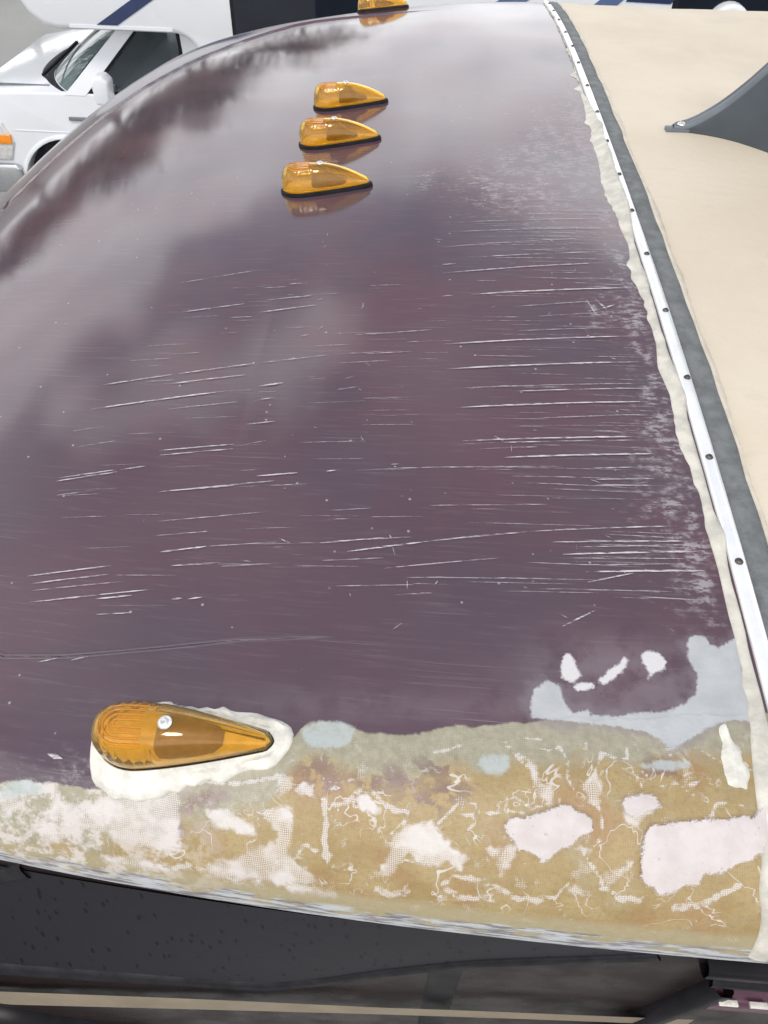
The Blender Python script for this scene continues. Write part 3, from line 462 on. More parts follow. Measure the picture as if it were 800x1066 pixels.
def screw_mesh(name, r, h, mat_name, slot=True):
    v, f = [], []; N = 16; rings = [(r * 1.25, 0), (r * 1.2, h * .25), (r, h * .5), (r * .72, h * .85), (r * .35, h)]
    for rr, zz_ in rings:
        for k in range(N): a = 2 * math.pi * k / N; v.append((rr * math.cos(a), rr * math.sin(a), zz_))
    f += grid_faces(len(rings), N, True); v.append((0, 0, h * (.55 if slot else 1))); f += [(len(v) - 1, 4 * N + k, 4 * N + (k + 1) % N) for k in range(N)]
    me = bpy.data.meshes.new(name); me.from_pydata(v, [], f); me.update(); me.materials.append(MATS[mat_name]); me.polygons.foreach_set('use_smooth', [True] * len(me.polygons)); return me
sm_ = screw_mesh('screw', .0030, .0028, 'screw_dark')
for y in (.04, .165, .282, .4087, .5313, .66, .7947, .92, 1.045, 1.18, 1.32, 1.4675, 1.62, 1.75, 1.88, 2.02, 2.15, 2.28, 2.40):
    w = 1.22; e = 1e-3; g_ = lambda yy: Z0 - float(cross_drop(np.array((yy - YC) / w), w)); sl = (g_(y + e) - g_(y - e)) / (2 * e); nrm = Vector((0, -sl, 1)).normalized()
    o = link('screw', sm_, None, tr); oriented(o, Vector((-.001 + rng.normal(0, .0008), y, g_(y))) + nrm * .0052, nrm); o.rotation_euler.rotate_axis('Z', rng.uniform(0, 3))
# wiped bead of sealant over the cap side of the seam
cx = np.array([(2.44, -.012), (2.2, -.014), (1.9, -.016), (1.6, -.018), (1.4766, -.0203), (1.30, -.026), (1.1771, -.0305), (1.06, -.033), (.9894, -.0340), (.9, -.029), (.8128, -.0267), (.6515, -.0262), (.5244, -.0231), (.42, -.0201), (.3334, -.0185), (.2586, -.0194), (.1939, -.0204), (.129, -.0236), (.0669, -.0298), (.0254, -.0288), (0, -.0254)])
n = 1200; uu = np.linspace(UN, -UN, n); yy = YC + 1.22 * uu; xl_ = np.interp(yy, cx[::-1, 0], cx[::-1, 1])
rag = np.convolve(.0030 * smooth_noise(n, 22, 6) + .0030 * smooth_noise(n, 4, 7) * np.clip(smooth_noise(n, 40, 21) + .3, 0, 1), np.hanning(11) / np.hanning(11).sum(), 'same'); far_ = np.clip((yy - .6) / .3, 0, 1) * np.clip((1.9 - yy) / .3, 0, 1)
blob = far_ * .030 * np.convolve(np.maximum(0, smooth_noise(n, 9, 8) - .45), np.hanning(15) / np.hanning(15).sum(), 'same')
xl_ = xl_ - .001 + .007 * np.clip((yy - .5) / .3, 0, 1) + rag - blob
over = .004 * np.clip((yy - .83) / .08, 0, 1) * np.clip((1.42 - yy) / .1, 0, 1) + .003 * np.maximum(0, smooth_noise(n, 30, 11))
xi = np.interp(yy, [0, .1, .25, .3, 1, 1.6, 2.4], [-.0105, -.0105, -.0108, -.0105, -.0100, -.0105, -.0105]) + .0007 * smooth_noise(n, 8, 9)
hh = .0022 + .0005 * smooth_noise(n, 10, 10)
V = np.zeros((n, 7, 3)); p0 = np.stack([yy, Z0 - cross_drop(uu, 1.22)], -1); tg = np.gradient(p0, axis=0); tg /= np.linalg.norm(tg, axis=1, keepdims=True); nn = np.stack([-tg[:, 1], tg[:, 0]], -1)
for j, (fr, hf) in enumerate([(-.06, -1.0), (0, .22), (.12, .6), (.4, 1.0), (.7, 1.15), (.97, .8), (1.03, -1.2)]):
    x_ = xl_ + (xi + over * (1.4 if j > 3 else 0) - xl_) * fr; l_ = hh * hf + (over * 1.2 if j > 3 and hf > 0 else 0)
    V[:, j, 0] = x_; V[:, j, 1] = p0[:, 0] + nn[:, 0] * l_; V[:, j, 2] = p0[:, 1] + nn[:, 1] * l_ - prof_drop(x_)
sb = grid_mesh('sealant_bead', V, 'sealant', MH, flip=True); sb['label'] = 'ragged cream bead of sealant along the trim'

# ---- marker lights
L_, B_, H_ = .140, .0255, .0365
def lens_half(s): 
    xf = .24
    b1 = np.where(s < xf, np.sqrt(np.maximum(0, 1 - ((xf - s) / xf)**2.2)), 1 - .78 * ((s - xf).clip(0) / (1 - xf))**1.35)
    return np.maximum(B_ * b1 * np.sqrt(np.clip((1.0 - s) / .035, 0, 1)), .0003)
def lens_top(s):
    a = np.clip(s / .13, 0, 1); rise = np.sqrt(np.maximum(0, 1 - (1 - a)**2.6)); fall = np.where(s < .42, 1 - .03 * ((s - .16).clip(0) / .26)**2, .97 - .80 * (((s - .42) / .58).clip(0))**1.75)
    return np.maximum(H_ * np.where(s < .13, rise, fall) * np.sqrt(np.clip((1.0 - s) / .02, 0, 1)), .0003)
def lens_grid(sh=0., ns=64, na=33, flute=True):
    s = np.concatenate([np.linspace(0, .06, 10)[:-1]**1.0, np.linspace(.06, .94, ns - 18), np.linspace(.94, 1, 10)[1:]]); a = np.linspace(0, math.pi, na)
    S, A = np.meshgrid(s, a, indexing='ij'); ca, sa = np.cos(A), np.sin(A); ex = 2 / 2.5
    b_, h_ = np.maximum(lens_half(S) - sh, .0001), np.maximum(lens_top(S) - sh, .0001)
    y = b_ * np.sign(ca) * np.abs(ca)**ex; z = h_ * np.abs(sa)**ex
    if flute:
        fl = .5 + .5 * np.cos(S * 2 * math.pi * 19); k_ = np.clip((np.abs(sa) - .12) / .25, 0, 1) * np.clip((S - .06) / .03, 0, 1) * np.clip((.40 - S) / .03, 0, 1) * np.clip((np.abs(ca) - .45) / .2, 0, 1); y -= np.sign(ca) * .0022 * fl * k_
    x = (S - .5) * L_ * (1 - sh / L_ * 2)
    return np.stack([x, y, z + .0045], -1)
def lens_mesh():
    A, Bm = lens_grid(0), lens_grid(.0022, flute=False); nr, nc, _ = A.shape; v = np.concatenate([A.reshape(-1, 3), Bm.reshape(-1, 3)]); o2 = nr * nc
    f = [tuple(q[::-1]) for q in grid_faces(nr, nc)] + [tuple(o2 + k for k in q) for q in grid_faces(nr, nc)]
    for j0 in (0, nc - 1):
        for i in range(nr - 1):
            a0, a1 = i * nc + j0, (i + 1) * nc + j0; q = (a0, a1, o2 + a1, o2 + a0); f.append(q if j0 == 0 else q[::-1])
    me = bpy.data.meshes.new('lens'); me.from_pydata(v.tolist(), [], f); me.update(); me.materials.append(MATS['amber_lens']); me.polygons.foreach_set('use_smooth', [True] * len(me.polygons))
    bm = bmesh.new(); bm.from_mesh(me); bmesh.ops.remove_doubles(bm, verts=bm.verts, dist=1e-5); bmesh.ops.recalc_face_normals(bm, faces=bm.faces); bm.to_mesh(me); bm.free()
    return me
def outline(off, n=72):
    s = np.concatenate([(1 - np.cos(np.linspace(0, math.pi, n // 2))) / 2]); x = (s - .5) * L_; b_ = lens_half(s); P = np.concatenate([np.stack([x, -b_], 1), np.stack([x, b_], 1)[::-1][1:-1]])
    t_ = np.roll(P, -1, 0) - np.roll(P, 1, 0); t_ /= np.linalg.norm(t_, axis=1, keepdims=True) + 1e-9
    return P + np.stack([t_[:, 1], -t_[:, 0]], 1) * off
def loft(name, loops, material, cap=True):
    n = len(loops[0]); v = [p for l in loops for p in l]; f = grid_faces(len(loops), n, True)
    if cap: f += [tuple(range(n))[::-1], tuple((len(loops) - 1) * n + k for k in range(n))]
    me = bpy.data.meshes.new(name); me.from_pydata([tuple(map(float, p)) for p in v], [], f); me.update(); me.materials.append(MATS[material]); me.polygons.foreach_set('use_smooth', [True] * len(me.polygons)); me.set_sharp_from_angle(angle=math.radians(50)); return me
def lp(off, z): o_ = outline(off); return np.concatenate([o_, np.full((len(o_), 1), z)], 1)
LENS = lens_mesh()
GASKET = loft('gasket', [lp(.0030, -.004), lp(.0034, .002), lp(.0026, .0048), lp(.0008, .0056)], 'rubber')
FLOOR = loft('reflector', [lp(-.0032, .0052), lp(-.0032, .0080), lp(-.006, .0090)], 'lamp_floor')
SCREW = screw_mesh('lens_screw', .0046, .0036, 'screw_bright')
bv, bf = [], []                                         # bulb carrier inside the lens
for xx, hy, h0, h1 in [(-.021, .012, .0085, .014), (-.016, .0165, .0085, .024), (-.006, .0165, .0085, .031), (.004, .0150, .0085, .031), (.013, .0135, .0085, .020), (.026, .0105, .0085, .016), (.032, .006, .0085, .012)]:
    bv += [(xx, -hy, h0), (xx, -hy * .92, h0 + (h1 - h0) * .6), (xx, -hy * .55, h1), (xx, hy * .55, h1), (xx, hy * .92, h0 + (h1 - h0) * .6), (xx, hy, h0)]
bf = grid_faces(7, 6) + [tuple(range(6))[::-1], tuple(range(36, 42))]; CARR = bpy.data.meshes.new('bulb_carrier'); CARR.from_pydata(bv, [], bf); CARR.update(); CARR.materials.append(MATS['bulb_base']); CARR.polygons.foreach_set('use_smooth', [True] * len(CARR.polygons))
def lens_z(x, y):
    s = x / L_ + .5; b_ = float(lens_half(np.array(s))); h_ = float(lens_top(np.array(s))); r = min(.999, abs(y) / b_); return .0045 + h_ * (1 - r**2.5)**(1 / 2.5)
rv, rf = [], []                                         # nested horseshoe ridges on the blunt end
for k in range(4):
    hw = .0028 + .0040 * k; x0 = -.052 + .0105 - .0; path = []
    xe = -.022
    for xx in np.linspace(xe, x0, 7): path.append((xx, -hw))
    for a in np.linspace(-math.pi / 2, -3 * math.pi / 2, 11)[1:-1]: path.append((x0 + hw * math.cos(a) * 1.0, hw * math.sin(a)))
    for xx in np.linspace(x0, xe, 7): path.append((xx, hw))
    b0 = len(rv); n = len(path)
    for i, (xx, yy_) in enumerate(path):
        x2, y2 = path[min(i + 1, n - 1)]; x1, y1 = path[max(i - 1, 0)]; l = math.hypot(x2 - x1, y2 - y1); nx, ny = -(y2 - y1) / l, (x2 - x1) / l
        for o_, dz_ in ((-.0009, -.0004), (-.0004, .0007), (.0004, .0007), (.0009, -.0004)): px, py = xx + nx * o_, yy_ + ny * o_; rv.append((px, py, lens_z(px, py) + dz_))
    for i in range(n - 1):
        for j in range(3): a0 = b0 + i * 4 + j; rf.append((a0, a0 + 4, a0 + 5, a0 + 1))
RIB = bpy.data.meshes.new('horseshoe_ribs'); RIB.from_pydata(rv, [], rf); RIB.update(); RIB.materials.append(MATS['amber_rib']); RIB.polygons.foreach_set('use_smooth', [True] * len(RIB.polygons))
XL = -.4531
def marker_light(y, label, xadd=0., rz=0.):
    p, nrm = surf_xy(XL + xadd, y, 0.); o = link('marker_light', LENS, None, MH); o['label'] = label
    oriented(o, p, nrm, (math.cos(rz), math.sin(rz), 0))
    for nm_, me_ in (('gasket', GASKET), ('reflector', FLOOR), ('bulb_carrier', CARR), ('horseshoe_ribs', RIB)): c_ = bpy.data.objects.new(nm_, me_); COL.objects.link(c_); c_.parent = o
    c_ = bpy.data.objects.new('screw', SCREW); COL.objects.link(c_); c_.parent = o; c_.location = (-.005, .002, .0045 + float(lens_top(np.array(.464))) - .001); c_.rotation_euler = (0, .06, .4)
    return o
GASKET_THIN = loft('gasket', [lp(.0012, -.004), lp(.0014, .003), lp(.0012, .0046), lp(.0004, .0052)], 'rubber')
near = marker_light(.1045, 'nearest amber marker light, ringed with smeared white sealant')
next(c_ for c_ in near.children if c_.name.startswith('gasket')).data = GASKET_THIN
marker_light(YC - .193, 'amber marker light, nearest of the three in the middle row')
marker_light(YC, 'amber marker light, middle one of the close row of three')
marker_light(YC + .193, 'amber marker light, farthest of the three in the middle row')
marker_light(2 * YC - .1045, 'amber marker light at the far edge, cut off by the picture top')
# smeared ring of sealant bedding the nearest light
def ring(name, inner, widths, h, parent, material):
    out0 = outline(.001); n = len(out0); ctr = np.array([XL, .1045]); ang = np.linspace(0, 1, n, endpoint=False)
    t_ = np.roll(out0, -1, 0) - np.roll(out0, 1, 0); t_ /= np.linalg.norm(t_, axis=1, keepdims=True) + 1e-9; nv = np.stack([t_[:, 1], -t_[:, 0]], 1); V = []
    a_ = np.arctan2(out0[:, 1], out0[:, 0] + .0); wd = np.interp(np.degrees(a_) % 360, *zip(*widths), period=360) + .0012 * np.sin(a_ * 23 + np.sin(a_ * 7) * 2) + .0012 * np.sin(a_ * 11 + 1)
    for fr, hf in ((-.05, .9), (.02, 1.25), (.22, .85), (.45, .95), (.7, .75), (.9, .45), (1.0, .1), (1.03, -.6)):
        q = out0 + nv * (wd * fr)[:, None] + ctr; l_ = h * hf * (1 + .25 * np.sin(a_ * 17 + fr * 9)); pt = surf_xy(q[:, 0], q[:, 1], l_)[0]
        if fr < .1: pt = np.array([parent.matrix_world @ Vector((a0 + d0 * fr * w0, b0 + d1 * fr * w0, .0062 if fr > 0 else .0048)) for (a0, b0), (d0, d1), w0 in zip(out0, nv, wd)])
        V.append(pt)
    me = loft(name, V, material, False)
    o = bpy.data.objects.new(name, me); COL.objects.link(o); o.parent = parent; o.matrix_parent_inverse = parent.matrix_world.inverted(); return o
bpy.context.view_layer.update()
ring('sealant_ring', 0, [(0, .011), (20, .010), (60, .0055), (100, .0035), (150, .004), (175, .008), (190, .011), (215, .014), (245, .0135), (280, .011), (320, .011), (345, .012)], .0056, near, 'sealant_white')['label'] = 'lumpy white sealant smeared round the light'

# ---- dark fairing on the roof, flaring away from a narrow bolted toe
fx = np.concatenate([np.linspace(0, .32, 40), np.linspace(.34, .75, 14)]); prof_h = np.where(fx < .45, .007 + .004 * np.clip(fx / .05, 0, 1) + 8.6 * fx**2, .4); prof_h = np.minimum(prof_h, .36)
FX, FY = .124, 1.262
loops = []; edge = []
for i, x in enumerate(fx):
    h = prof_h[i]; yn = -.006 - 4.0 * min(x, .2)**2 - .4 * max(0, x - .2); yf = yn + .022; 
    if i == 0: yn, yf = -.003, .004
    pts = [(yn, -.006), (yn + .001, h * .35), (yn + .25 * h * .2, h - .007), (yn + .003 + .05 * h, h - .001), (yn + .012 + .05 * h, h), (yf + .004, h), (yf + .012, h - .004), (yf + .014, -.006)]
    lo = []
    for (y, z) in pts: yy_ = FY + y; lo.append((FX + x, yy_, Z0 - .001 - float(cross_drop(np.array((yy_ - YC) / 1.22), 1.22)) + z))
    loops.append(lo)
fair_me = loft('roof_fairing', loops, 'fairing'); fo = link('roof_fairing', fair_me, None, MH); fo['label'] = 'dark grey plastic fairing flaring up from the cream roof'
ev, ef = [], []
for i, lo in enumerate(loops):
    a_, c_ = Vector(lo[3]), Vector(lo[4])
    for dy, dz_ in ((-.003, -.006), (-.0035, .0012), (.004, .0035), (.011, .0012)): ev.append((a_.x, a_.y + dy, a_.z + dz_))
pydata('rolled_edge', ev, grid_faces(len(loops), 4), 'fairing_edge', fo)
o = link('screw', screw_mesh('fairing_screw', .006, .004, 'screw_bright'), None, fo); o.location = (FX + .012, FY, Z0 - .001 - float(cross_drop(np.array((FY - YC) / 1.22), 1.22)) + .0105)
tb = [(FX - .012, FY - .010), (FX + .03, FY - .014), (FX + .03, FY + .014), (FX - .012, FY + .010)]
zb = Z0 - float(cross_drop(np.array((FY - YC) / 1.22), 1.22))
box('toe_plate', (FX - .013, FY - .008, zb - .004), (FX + .03, FY + .010, zb + .004), 'fairing_edge', fo, .0015)

# ---- side wall under the cap
rimz = lambda x: Z0 - prof_drop(x) - .15144
def wall_y(x, z):
    """the side tucks in under the cap's rim and stands out again at the waist"""
    x = np.asarray(x, float); top = YC - half_w(x) + .006; low = np.interp(x, [-1.6, -1.0, -.667, -.477, -.287, -.007, 4], [.10, .01, -.004, .003, .009, .010, .010])
    k_ = np.clip((rimz(x) + .01 - z) / (rimz(x) + .01 - (Z0 - .40)), 0, 1); return top + (low - top) * k_
def wall_sheet(name, x0, x1, zt, zb_, material, parent, lift=0., nx=60, nz=24):
    xs_ = np.linspace(x0, x1, nx); V = np.zeros((nz, nx, 3))
    for i, k_ in enumerate(np.linspace(0, 1, nz)):
        z = (zt(xs_) if callable(zt) else np.full(nx, zt)) * (1 - k_) + (zb_(xs_) if callable(zb_) else np.full(nx, zb_)) * k_
        V[i, :, 0] = xs_; V[i, :, 1] = wall_y(xs_, z) - lift; V[i, :, 2] = z
    return grid_mesh(name, V, material, parent, flip=True)
side = wall_sheet('side_wall', -1.55, 3.6, lambda x: rimz(x) + .012, Z0 - 2.8, 'side_paint', MH, 0, 160, 160); side['label'] = 'dark glossy side wall below the cap'
V = np.zeros((12, 40, 3)); xs_ = np.linspace(-1.55, 3.6, 40)
for i, k_ in enumerate(np.linspace(0, 1, 12)): V[i, :, 0] = xs_; V[i, :, 1] = YC + half_w(xs_) - .006; V[i, :, 2] = rimz(xs_) * (1 - k_) + (Z0 - 2.8) * k_
grid_mesh('side_wall', V, 'side_paint', MH)
stz = lambda x: Z0 + np.interp(x, [-1.5, -.667, -.477, -.287, -.007], [-.44, -.418, -.410, -.400, -.345])
sth = lambda x: np.interp(x, [-1.5, -.667, -.477, -.287, -.007], [.04, .023, .019, .013, .012])
st_ = wall_sheet('tan_stripe', -1.5, -.006, lambda x: stz(x) + sth(x), lambda x: stz(x) - sth(x), 'tan_stripe', side, .009, 80, 6)
# tinted side pane with dark dots in its colour, in a black gasket
gl = wall_sheet('side_window', -1.3, -.075, lambda x: rimz(x) - .012, lambda x: np.minimum(rimz(x) - .02, Z0 + np.interp(x, [-1.3, -.40, -.345, -.21, -.075], [-.36, -.36, -.335, -.235, -.168])), 'dotted_glass', side, .002, 120, 10)
def wall_bar(name, pts, wd, th, material, parent):
    """a moulding following points (x, z) on the wall"""
    pts = np.array(pts, float); n = len(pts); t_ = np.gradient(pts, axis=0); t_ /= np.linalg.norm(t_, axis=1, keepdims=True); nv = np.stack([-t_[:, 1], t_[:, 0]], 1); V = np.zeros((n, 6, 3))
    for j, (o_, l_) in enumerate([(-.5, -.002), (-.46, th * .7), (-.25, th), (.25, th), (.46, th * .7), (.5, -.002)]):
        q = pts + nv * o_ * wd; V[:, j, 0] = q[:, 0]; V[:, j, 2] = q[:, 1]; V[:, j, 1] = wall_y(q[:, 0], q[:, 1]) - l_
    return grid_mesh(name, V, material, parent)
xx = np.linspace(-1.3, -.08, 50); wall_bar('window_gasket', np.stack([xx, Z0 + np.interp(xx, [-1.3, -.40, -.345, -.21, -.075], [-.375, -.372, -.345, -.243, -.172])], 1), .016, .004, 'rubber', gl)
wall_bar('window_gasket', np.stack([np.linspace(-.93, -.60, 30), Z0 - .19 - .20 * np.linspace(1, 0, 30)**1.0 - .02], 1), .016, .004, 'rubber', gl)
wall_bar('pillar_trim', np.stack([np.full(20, -.235), np.linspace(Z0 - .185, Z0 - .9, 20)], 1), .030, .002, 'wall_black', side)
wall_bar('drip_rail', np.stack([np.linspace(-.045, 3.5, 60), np.full(60, Z0 - .178)], 1), .020, .012, 'wall_black', side)
wall_bar('window_frame', np.stack([np.linspace(-.030, 3.5, 60), np.full(60, Z0 - .212)], 1), .014, .010, 'rubber', side)
wall_bar('maroon_bar', np.stack([np.linspace(-.018, 3.5, 60), np.full(60, Z0 - .258)], 1), .034, .014, 'maroon_bar', side)
wall_bar('window_frame', np.stack([np.linspace(-.015, -.085, 20), np.linspace(Z0 - .225, Z0 - .56, 20)], 1), .018, .014, 'wall_black', side)
xx = np.linspace(-.80, -.46, 40); wall_bar('waist_moulding', np.stack([xx, Z0 - .535 - .33 * np.maximum(0, (xx + .72) / .26)**2], 1), .05, .022, 'wall_black', side)
# white flecks standing in for highlights along the bar's top edge
for k in range(7):
    x = -.016 + k * .011 + rng.uniform(-.003, .003); wy = float(wall_y(x, Z0 - .243)); box('bar_highlight', (x, wy - .0165, Z0 - .2415), (x + rng.uniform(.004, .010), wy - .012, Z0 - .2395 + rng.uniform(0, .0015)), 'sealant_white', side, .0004)

# ------------------------------------------------------------------ white motorhome parked beyond
WM = tag(empty('white_motorhome', (-1, 8, 0)), 'white cab-over motorhome with navy stripes parked beyond the maroon one', 'motorhome'); bpy.context.view_layer.update()
def wp(o): o.matrix_parent_inverse = WM.matrix_world.inverted(); return o
def arcp(cx_, cz, r, a0, a1, n): return [(cx_ + r * math.cos(math.radians(a)), cz + r * math.sin(math.radians(a))) for a in np.linspace(a0, a1, n)]
coach = [(-2.22, .55), (4.3, .55), (4.3, 3.0), (4.2, 3.15), (-3.1, 3.15), (-3.45, 3.02), (-3.68, 2.7), (-3.74, 2.4), (-3.71, 2.2), (-3.63, 2.05), (-3.52, 1.965), (-3.42, 1.94)] + [(-2.46, 1.94)] + arcp(-2.46, 1.72, .22, 80, 10, 6) + [(-2.22, 1.6)]
wp(prism('coach_body', coach, 6.85, 9.2, 'white_gel', WM, .05, 3))
body = [(-4.62, .70), (-4.64, 1.02), (-4.63, 1.24), (-4.52, 1.345), (-4.2, 1.40), (-3.85, 1.415), (-3.5, 1.42), (-2.24, 1.44), (-2.24, .50), (-3.12, .50)] + arcp(-3.63, .52, .51, 0, 180, 22) + [(-4.14, .52), (-4.5, .6)]
wp(prism('cab_body', body, 6.98, 9.02, 'white_paint', WM, .07, 4))
box_ = wp(box('wheel_housing', (-4.2, 7.12, .42), (-3.05, 8.9, 1.12), 'arch_dark', WM))
wp(prism('fender_flare', arcp(-3.63, .52, .545, 172, 8, 22) + arcp(-3.63, .52, .508, 8, 172, 22), 6.965, 7.10, 'white_paint', WM, .008, 2))
# greenhouse with tumblehome
def quad_prism(name, pts, material, parent, th=.03):
    """thin solid pane from a ring of 3D points"""
    P = [Vector(p) for p in pts]; nrm = (P[1] - P[0]).cross(P[2] - P[0]).normalized(); n = len(P); v = [p - nrm * th / 2 for p in P] + [p + nrm * th / 2 for p in P]
    f = [tuple(range(n))[::-1], tuple(range(n, 2 * n))] + [(k, (k + 1) % n, n + (k + 1) % n, n + k) for k in range(n)]; return wp(pydata(name, v, f, material, parent, False))
wp(prism('cab_roof', [(-3.02, 1.90), (-2.2, 1.90), (-2.2, 1.97), (-2.94, 1.97)], 7.14, 8.86, 'white_paint', WM, .02))
for ys, s in ((7.0, 1), (9.0, -1)):
    quad_prism('pillar', [(-3.55, ys, 1.40), (-3.36, ys, 1.40), (-2.82, ys + .13 * s, 1.93), (-2.97, ys + .13 * s, 1.93)], 'white_paint', WM, .05)
    quad_prism('pillar', [(-2.42, ys, 1.40), (-2.2, ys, 1.40), (-2.2, ys + .13 * s, 1.94), (-2.48, ys + .13 * s, 1.94)], 'white_paint', WM, .05)
    dw = quad_prism('door_window', [(-3.34, ys + .012 * s, 1.43), (-3.25, ys + .012 * s, 1.43), (-2.43, ys + .012 * s, 1.43), (-2.50, ys + .125 * s, 1.91), (-2.83, ys + .125 * s, 1.91)], 'tinted_glass', WM, .012)
    if s == 1:
        quad_prism('window_seal', [(-3.345, ys - .004, 1.425), (-3.315, ys - .004, 1.425), (-2.815, ys + .118, 1.915), (-2.845, ys + .118, 1.915)], 'rubber', WM, .012); quad_prism('window_seal', [(-2.445, ys - .004, 1.425), (-2.415, ys - .004, 1.425), (-2.485, ys + .118, 1.915), (-2.515, ys + .118, 1.915)], 'rubber', WM, .012)
        quad_prism('window_seal', [(-3.46, ys - .006, 1.420), (-2.42, ys - .006, 1.420), (-2.42, ys - .004, 1.438), (-3.46, ys - .004, 1.438)], 'rubber', WM, .012)
# curved windscreen, cowl and wiper
ny, nz = 25, 10; V = np.zeros((nz, ny, 3)); yk = np.linspace(-1, 1, ny)
for i, k_ in enumerate(np.linspace(0, 1, nz)):
    xb = -3.92 + .36 * np.abs(yk)**2.4; xt = -3.08 + .14 * np.abs(yk)**2.4; V[i, :, 0] = xb * (1 - k_) + xt * k_; V[i, :, 1] = 8 + yk * (.97 - .12 * k_); V[i, :, 2] = 1.40 + .54 * k_ + .03 * math.sin(k_ * 3.14)
wp(grid_mesh('windscreen', V, 'windscreen', WM, flip=True))
V = np.zeros((4, ny, 3))
for i, (ox, oz) in enumerate(((-.16, -.05), (-.10, .012), (0, .022), (.05, .0))): V[i, :, 0] = -3.92 + .36 * np.abs(yk)**2.4 + ox; V[i, :, 1] = 8 + yk * .97; V[i, :, 2] = 1.40 + oz
wp(grid_mesh('cowl', V, 'rubber', WM, flip=True))
quad_prism('wiper', [(-3.86, 7.3, 1.46), (-3.84, 7.3, 1.46), (-3.64, 7.75, 1.62), (-3.66, 7.75, 1.62)], 'rubber', WM, .02)
wp(box('dashboard', (-3.5, 7.12, 1.1), (-3.1, 8.88, 1.50), 'interior', WM, .04)); wp(box('bulkhead', (-2.3, 7.05, .7), (-2.24, 8.95, 1.9), 'interior', WM))
for y in (7.3, 8.25): wp(prism('seat', [(-2.75, 1.0), (-2.55, 1.0), (-2.42, 1.78), (-2.55, 1.80)], y, y + .45, 'interior', WM, .05))
# mirror, lamp, bumper, badge, door seams
wp(prism('door_mirror', [(-3.17, 1.42), (-3.05, 1.42), (-3.03, 1.60), (-3.08, 1.65), (-3.15, 1.64), (-3.18, 1.58)], 6.70, 6.86, 'white_paint', WM, .022, 3)); wp(box('mirror_arm', (-3.14, 6.84, 1.45), (-3.08, 7.02, 1.50), 'grey_plastic', WM, .01))
hl = wp(prism('headlight', [(-4.62, .80), (-4.20, .82), (-4.13, .98), (-4.20, 1.16), (-4.60, 1.15)], 6.962, 7.3, 'lamp_clear', WM, .02))
hm = prism('amber_reflector', [(-4.60, .96), (-4.15, .97), (-4.15, 1.05), (-4.60, 1.04)], 6.952, 7.0, 'amber_plain', hl, .006)
fb = wp(prism('bumper', [(-4.85, .52), (-4.17, .52), (-4.13, .60), (-4.13, .76), (-4.17, .79), (-4.85, .79)], 6.93, 9.07, 'chrome', WM, .03)); wp(box('bumper_gap', (-4.70, 6.99, .785), (-4.17, 9.0, .815), 'arch_dark', WM))
wp(box('hood_seam', (-4.55, 7.16, 1.30), (-3.75, 7.17, 1.424), 'grey_plastic', WM)); wp(box('fender_badge', (-3.56, 6.962, 1.195), (-3.22, 6.985, 1.225), 'grey_plastic', WM, .004))
for x in (-3.13, -2.38): wp(box('door_seam', (x, 6.976, .62), (x + .008, 6.984, 1.42), 'grey_plastic', WM))
wp(box('fender_crease', (-4.1, 6.974, 1.085), (-3.15, 6.984, 1.092), 'white_gel', WM, .003)); wp(box('door_handle', (-2.62, 6.95, 1.22), (-2.46, 6.985, 1.26), 'white_paint', WM, .008))
def wheel(x, y):
    r0, w_ = .385, .24; P = [(.10, .04), (.20, .05), (.235, .02), (.25, 0), (.33, -.01), (.365, .015), (r0, .05), (r0, w_ - .05), (.3, w_)]
    def lathe(name, P, material, parent):
        N = 36; v = []
        for r, d_ in P:
            for k in range(N): a = 2 * math.pi * k / N; v.append((x + r * math.cos(a), y + d_, .385 + r * math.sin(a)))
        f = grid_faces(len(P), N, True); f.append(tuple(range(N))[::-1]); o_ = pydata(name, v, f, material, parent)
        if parent is WM: wp(o_)
        return o_
    ty = lathe('wheel', P[3:], 'tyre', WM); lathe('rim', [(.03, .0), (.09, .0), (.12, .05), (.2, .06), (.235, .02), (.252, .005)], 'chrome', ty)
wheel(-3.63, 7.02); wheel(2.3, 7.02)
# coach windows, stripes, awning arm, rounded white shape
def coach_window(x0, x1, z0, z1, slant=0.):
    o_ = wp(prism('coach_window', [(x0, z0), (x1, z0), (x1 + slant, z1), (x0 + slant, z1)], 6.835, 6.87, 'dark_glass', WM, .008)); fr = prism('window_frame', [(x0 - .03, z0 - .03), (x1 + .03, z0 - .03), (x1 + .03 + slant, z1 + .03), (x0 - .03 + slant, z1 + .03)], 6.843, 6.875, 'rubber', o_, .008)
coach_window(-1.93, -.93, 1.45, 2.55, .0); coach_window(1.54, 3.3, 1.5, 2.6, -.05)
def stripe(pts, material): wp(prism('stripe', pts, 6.845, 6.86, material, WM))
stripe([(-3.07, 1.99), (-2.90, 1.99), (-2.55, 2.19), (-1.9, 2.75), (-1.1, 2.95), (-1.2, 2.98), (-2.1, 2.85), (-2.72, 2.19)], 'navy')
stripe([(-3.30, 1.962), (-2.45, 1.962), (-2.45, 1.985), (-3.30, 1.985)], 'white_paint')
stripe([(.80, 2.19), (.98, 2.19), (1.12, 2.32), (1.3, 2.5), (1.15, 2.5), (.95, 2.32)], 'steel_blue'); stripe([(1.12, 2.29), (1.46, 2.285), (1.50, 2.33), (1.14, 2.335)], 'navy'); stripe([(.13, 2.255), (.36, 2.262), (.44, 2.32), (.24, 2.32)], 'steel_blue')
wp(prism('rounded_shape', [(1.74, 2.05)] + arcp(1.905, 2.17, .155, 180, 0, 14) + [(2.07, 2.05)], 6.72, 6.9, 'white_gel', WM, .03))
wp(prism('awning_arm', [(2.08, 2.10), (2.13, 2.10), (2.52, 2.42), (2.47, 2.42)], 6.78, 6.84, 'white_gel', WM, .006))
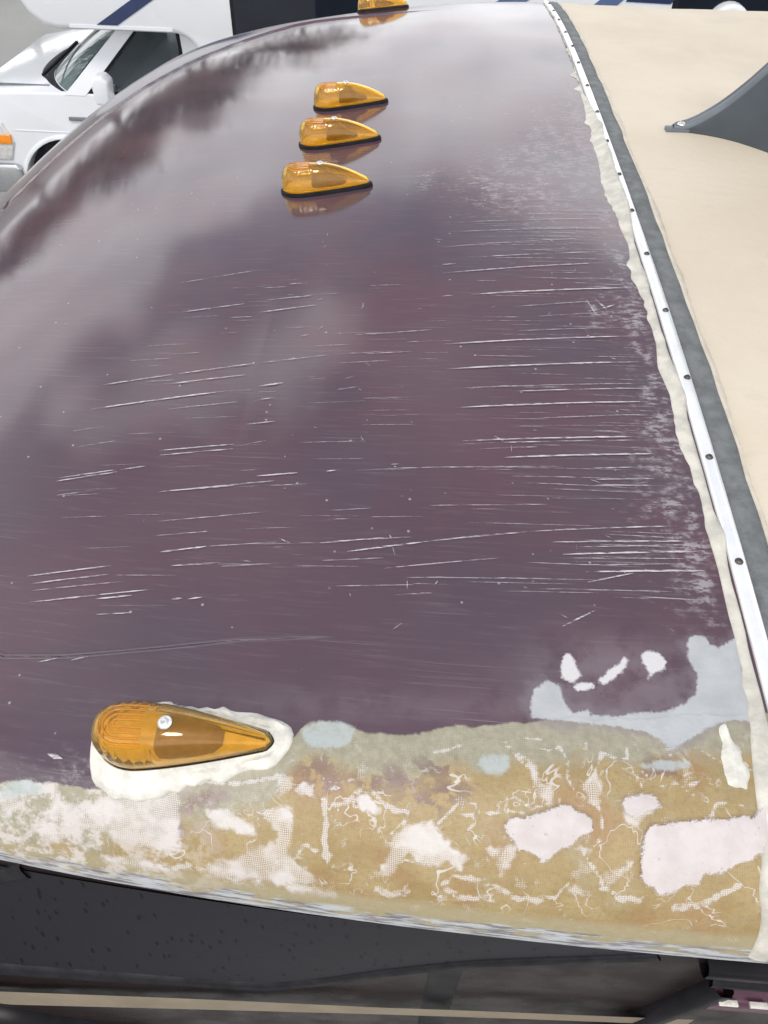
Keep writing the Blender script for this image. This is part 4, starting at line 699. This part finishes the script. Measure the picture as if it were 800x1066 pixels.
wp(box('roof_edge', (-3.2, 6.82, 3.10), (4.3, 6.86, 3.17), 'chrome', WM, .006))

# ------------------------------------------------------------------ out-of-view trees added for the dark band mirrored in the cap's far shoulder
def leaf_mesh(seed):
    r = np.random.default_rng(seed); v, f = [], []
    for c_ in range(34):
        a, e, q = r.uniform(0, 6.28), r.uniform(-.6, 1.4), r.uniform(.35, 1) ; cc = np.array([math.cos(a) * math.cos(e) * q * 2.5, math.sin(a) * math.cos(e) * q * 2.5, 6.2 + math.sin(e) * q * 3.2])
        for k in range(70):
            p = cc + r.normal(0, .55, 3); d1 = r.normal(0, 1, 3); d1 /= np.linalg.norm(d1); d2 = np.cross(d1, r.normal(0, 1, 3)); d2 /= np.linalg.norm(d2); s_ = r.uniform(.12, .26); b0 = len(v)
            v += [p - d1 * s_, p + d2 * s_ * .5, p + d1 * s_, p - d2 * s_ * .5]; f.append((b0, b0 + 1, b0 + 2, b0 + 3))
    me = bpy.data.meshes.new('crown'); me.from_pydata([tuple(map(float, p)) for p in v], [], f); me.update(); me.materials.append(MATS['leaf']); return me
LEAF = [leaf_mesh(3), leaf_mesh(4), leaf_mesh(5)]
tv = []
for z, r0, ox in ((0, .28, 0), (1.2, .2, .03), (3, .17, .1), (5, .12, .05), (7.5, .05, .15)): tv += [(ox + r0 * math.cos(a), r0 * math.sin(a), z) for a in np.linspace(0, 2 * math.pi, 10, endpoint=False)]
TR = bpy.data.meshes.new('trunk'); TR.from_pydata(tv, [], grid_faces(5, 10, True)); TR.update(); TR.materials.append(MATS['trunk'])
for k, (x, y, s_) in enumerate([(-9.5, 27, .92), (-13.5, 26, 1.0), (-17, 24.5, .9), (-20.5, 25, 1.0), (-24, 22, .92), (-6.2, 31, .8), (-27, 19, .95), (-11.5, 31, 1.08), (-16, 31, 1.08)]):
    T_ = tag(empty('unseen_tree', (x, y, 0)), 'dark leafy tree added out of view, to be mirrored in the maroon cap', 'tree', 'out-of-view trees added for the reflection'); T_.scale = (s_, s_, s_); T_.rotation_euler.z = k * 1.3
    for nm_, me_ in (('trunk', TR), ('crown', LEAF[k % 3])): c_ = bpy.data.objects.new(nm_, me_); COL.objects.link(c_); c_.parent = T_
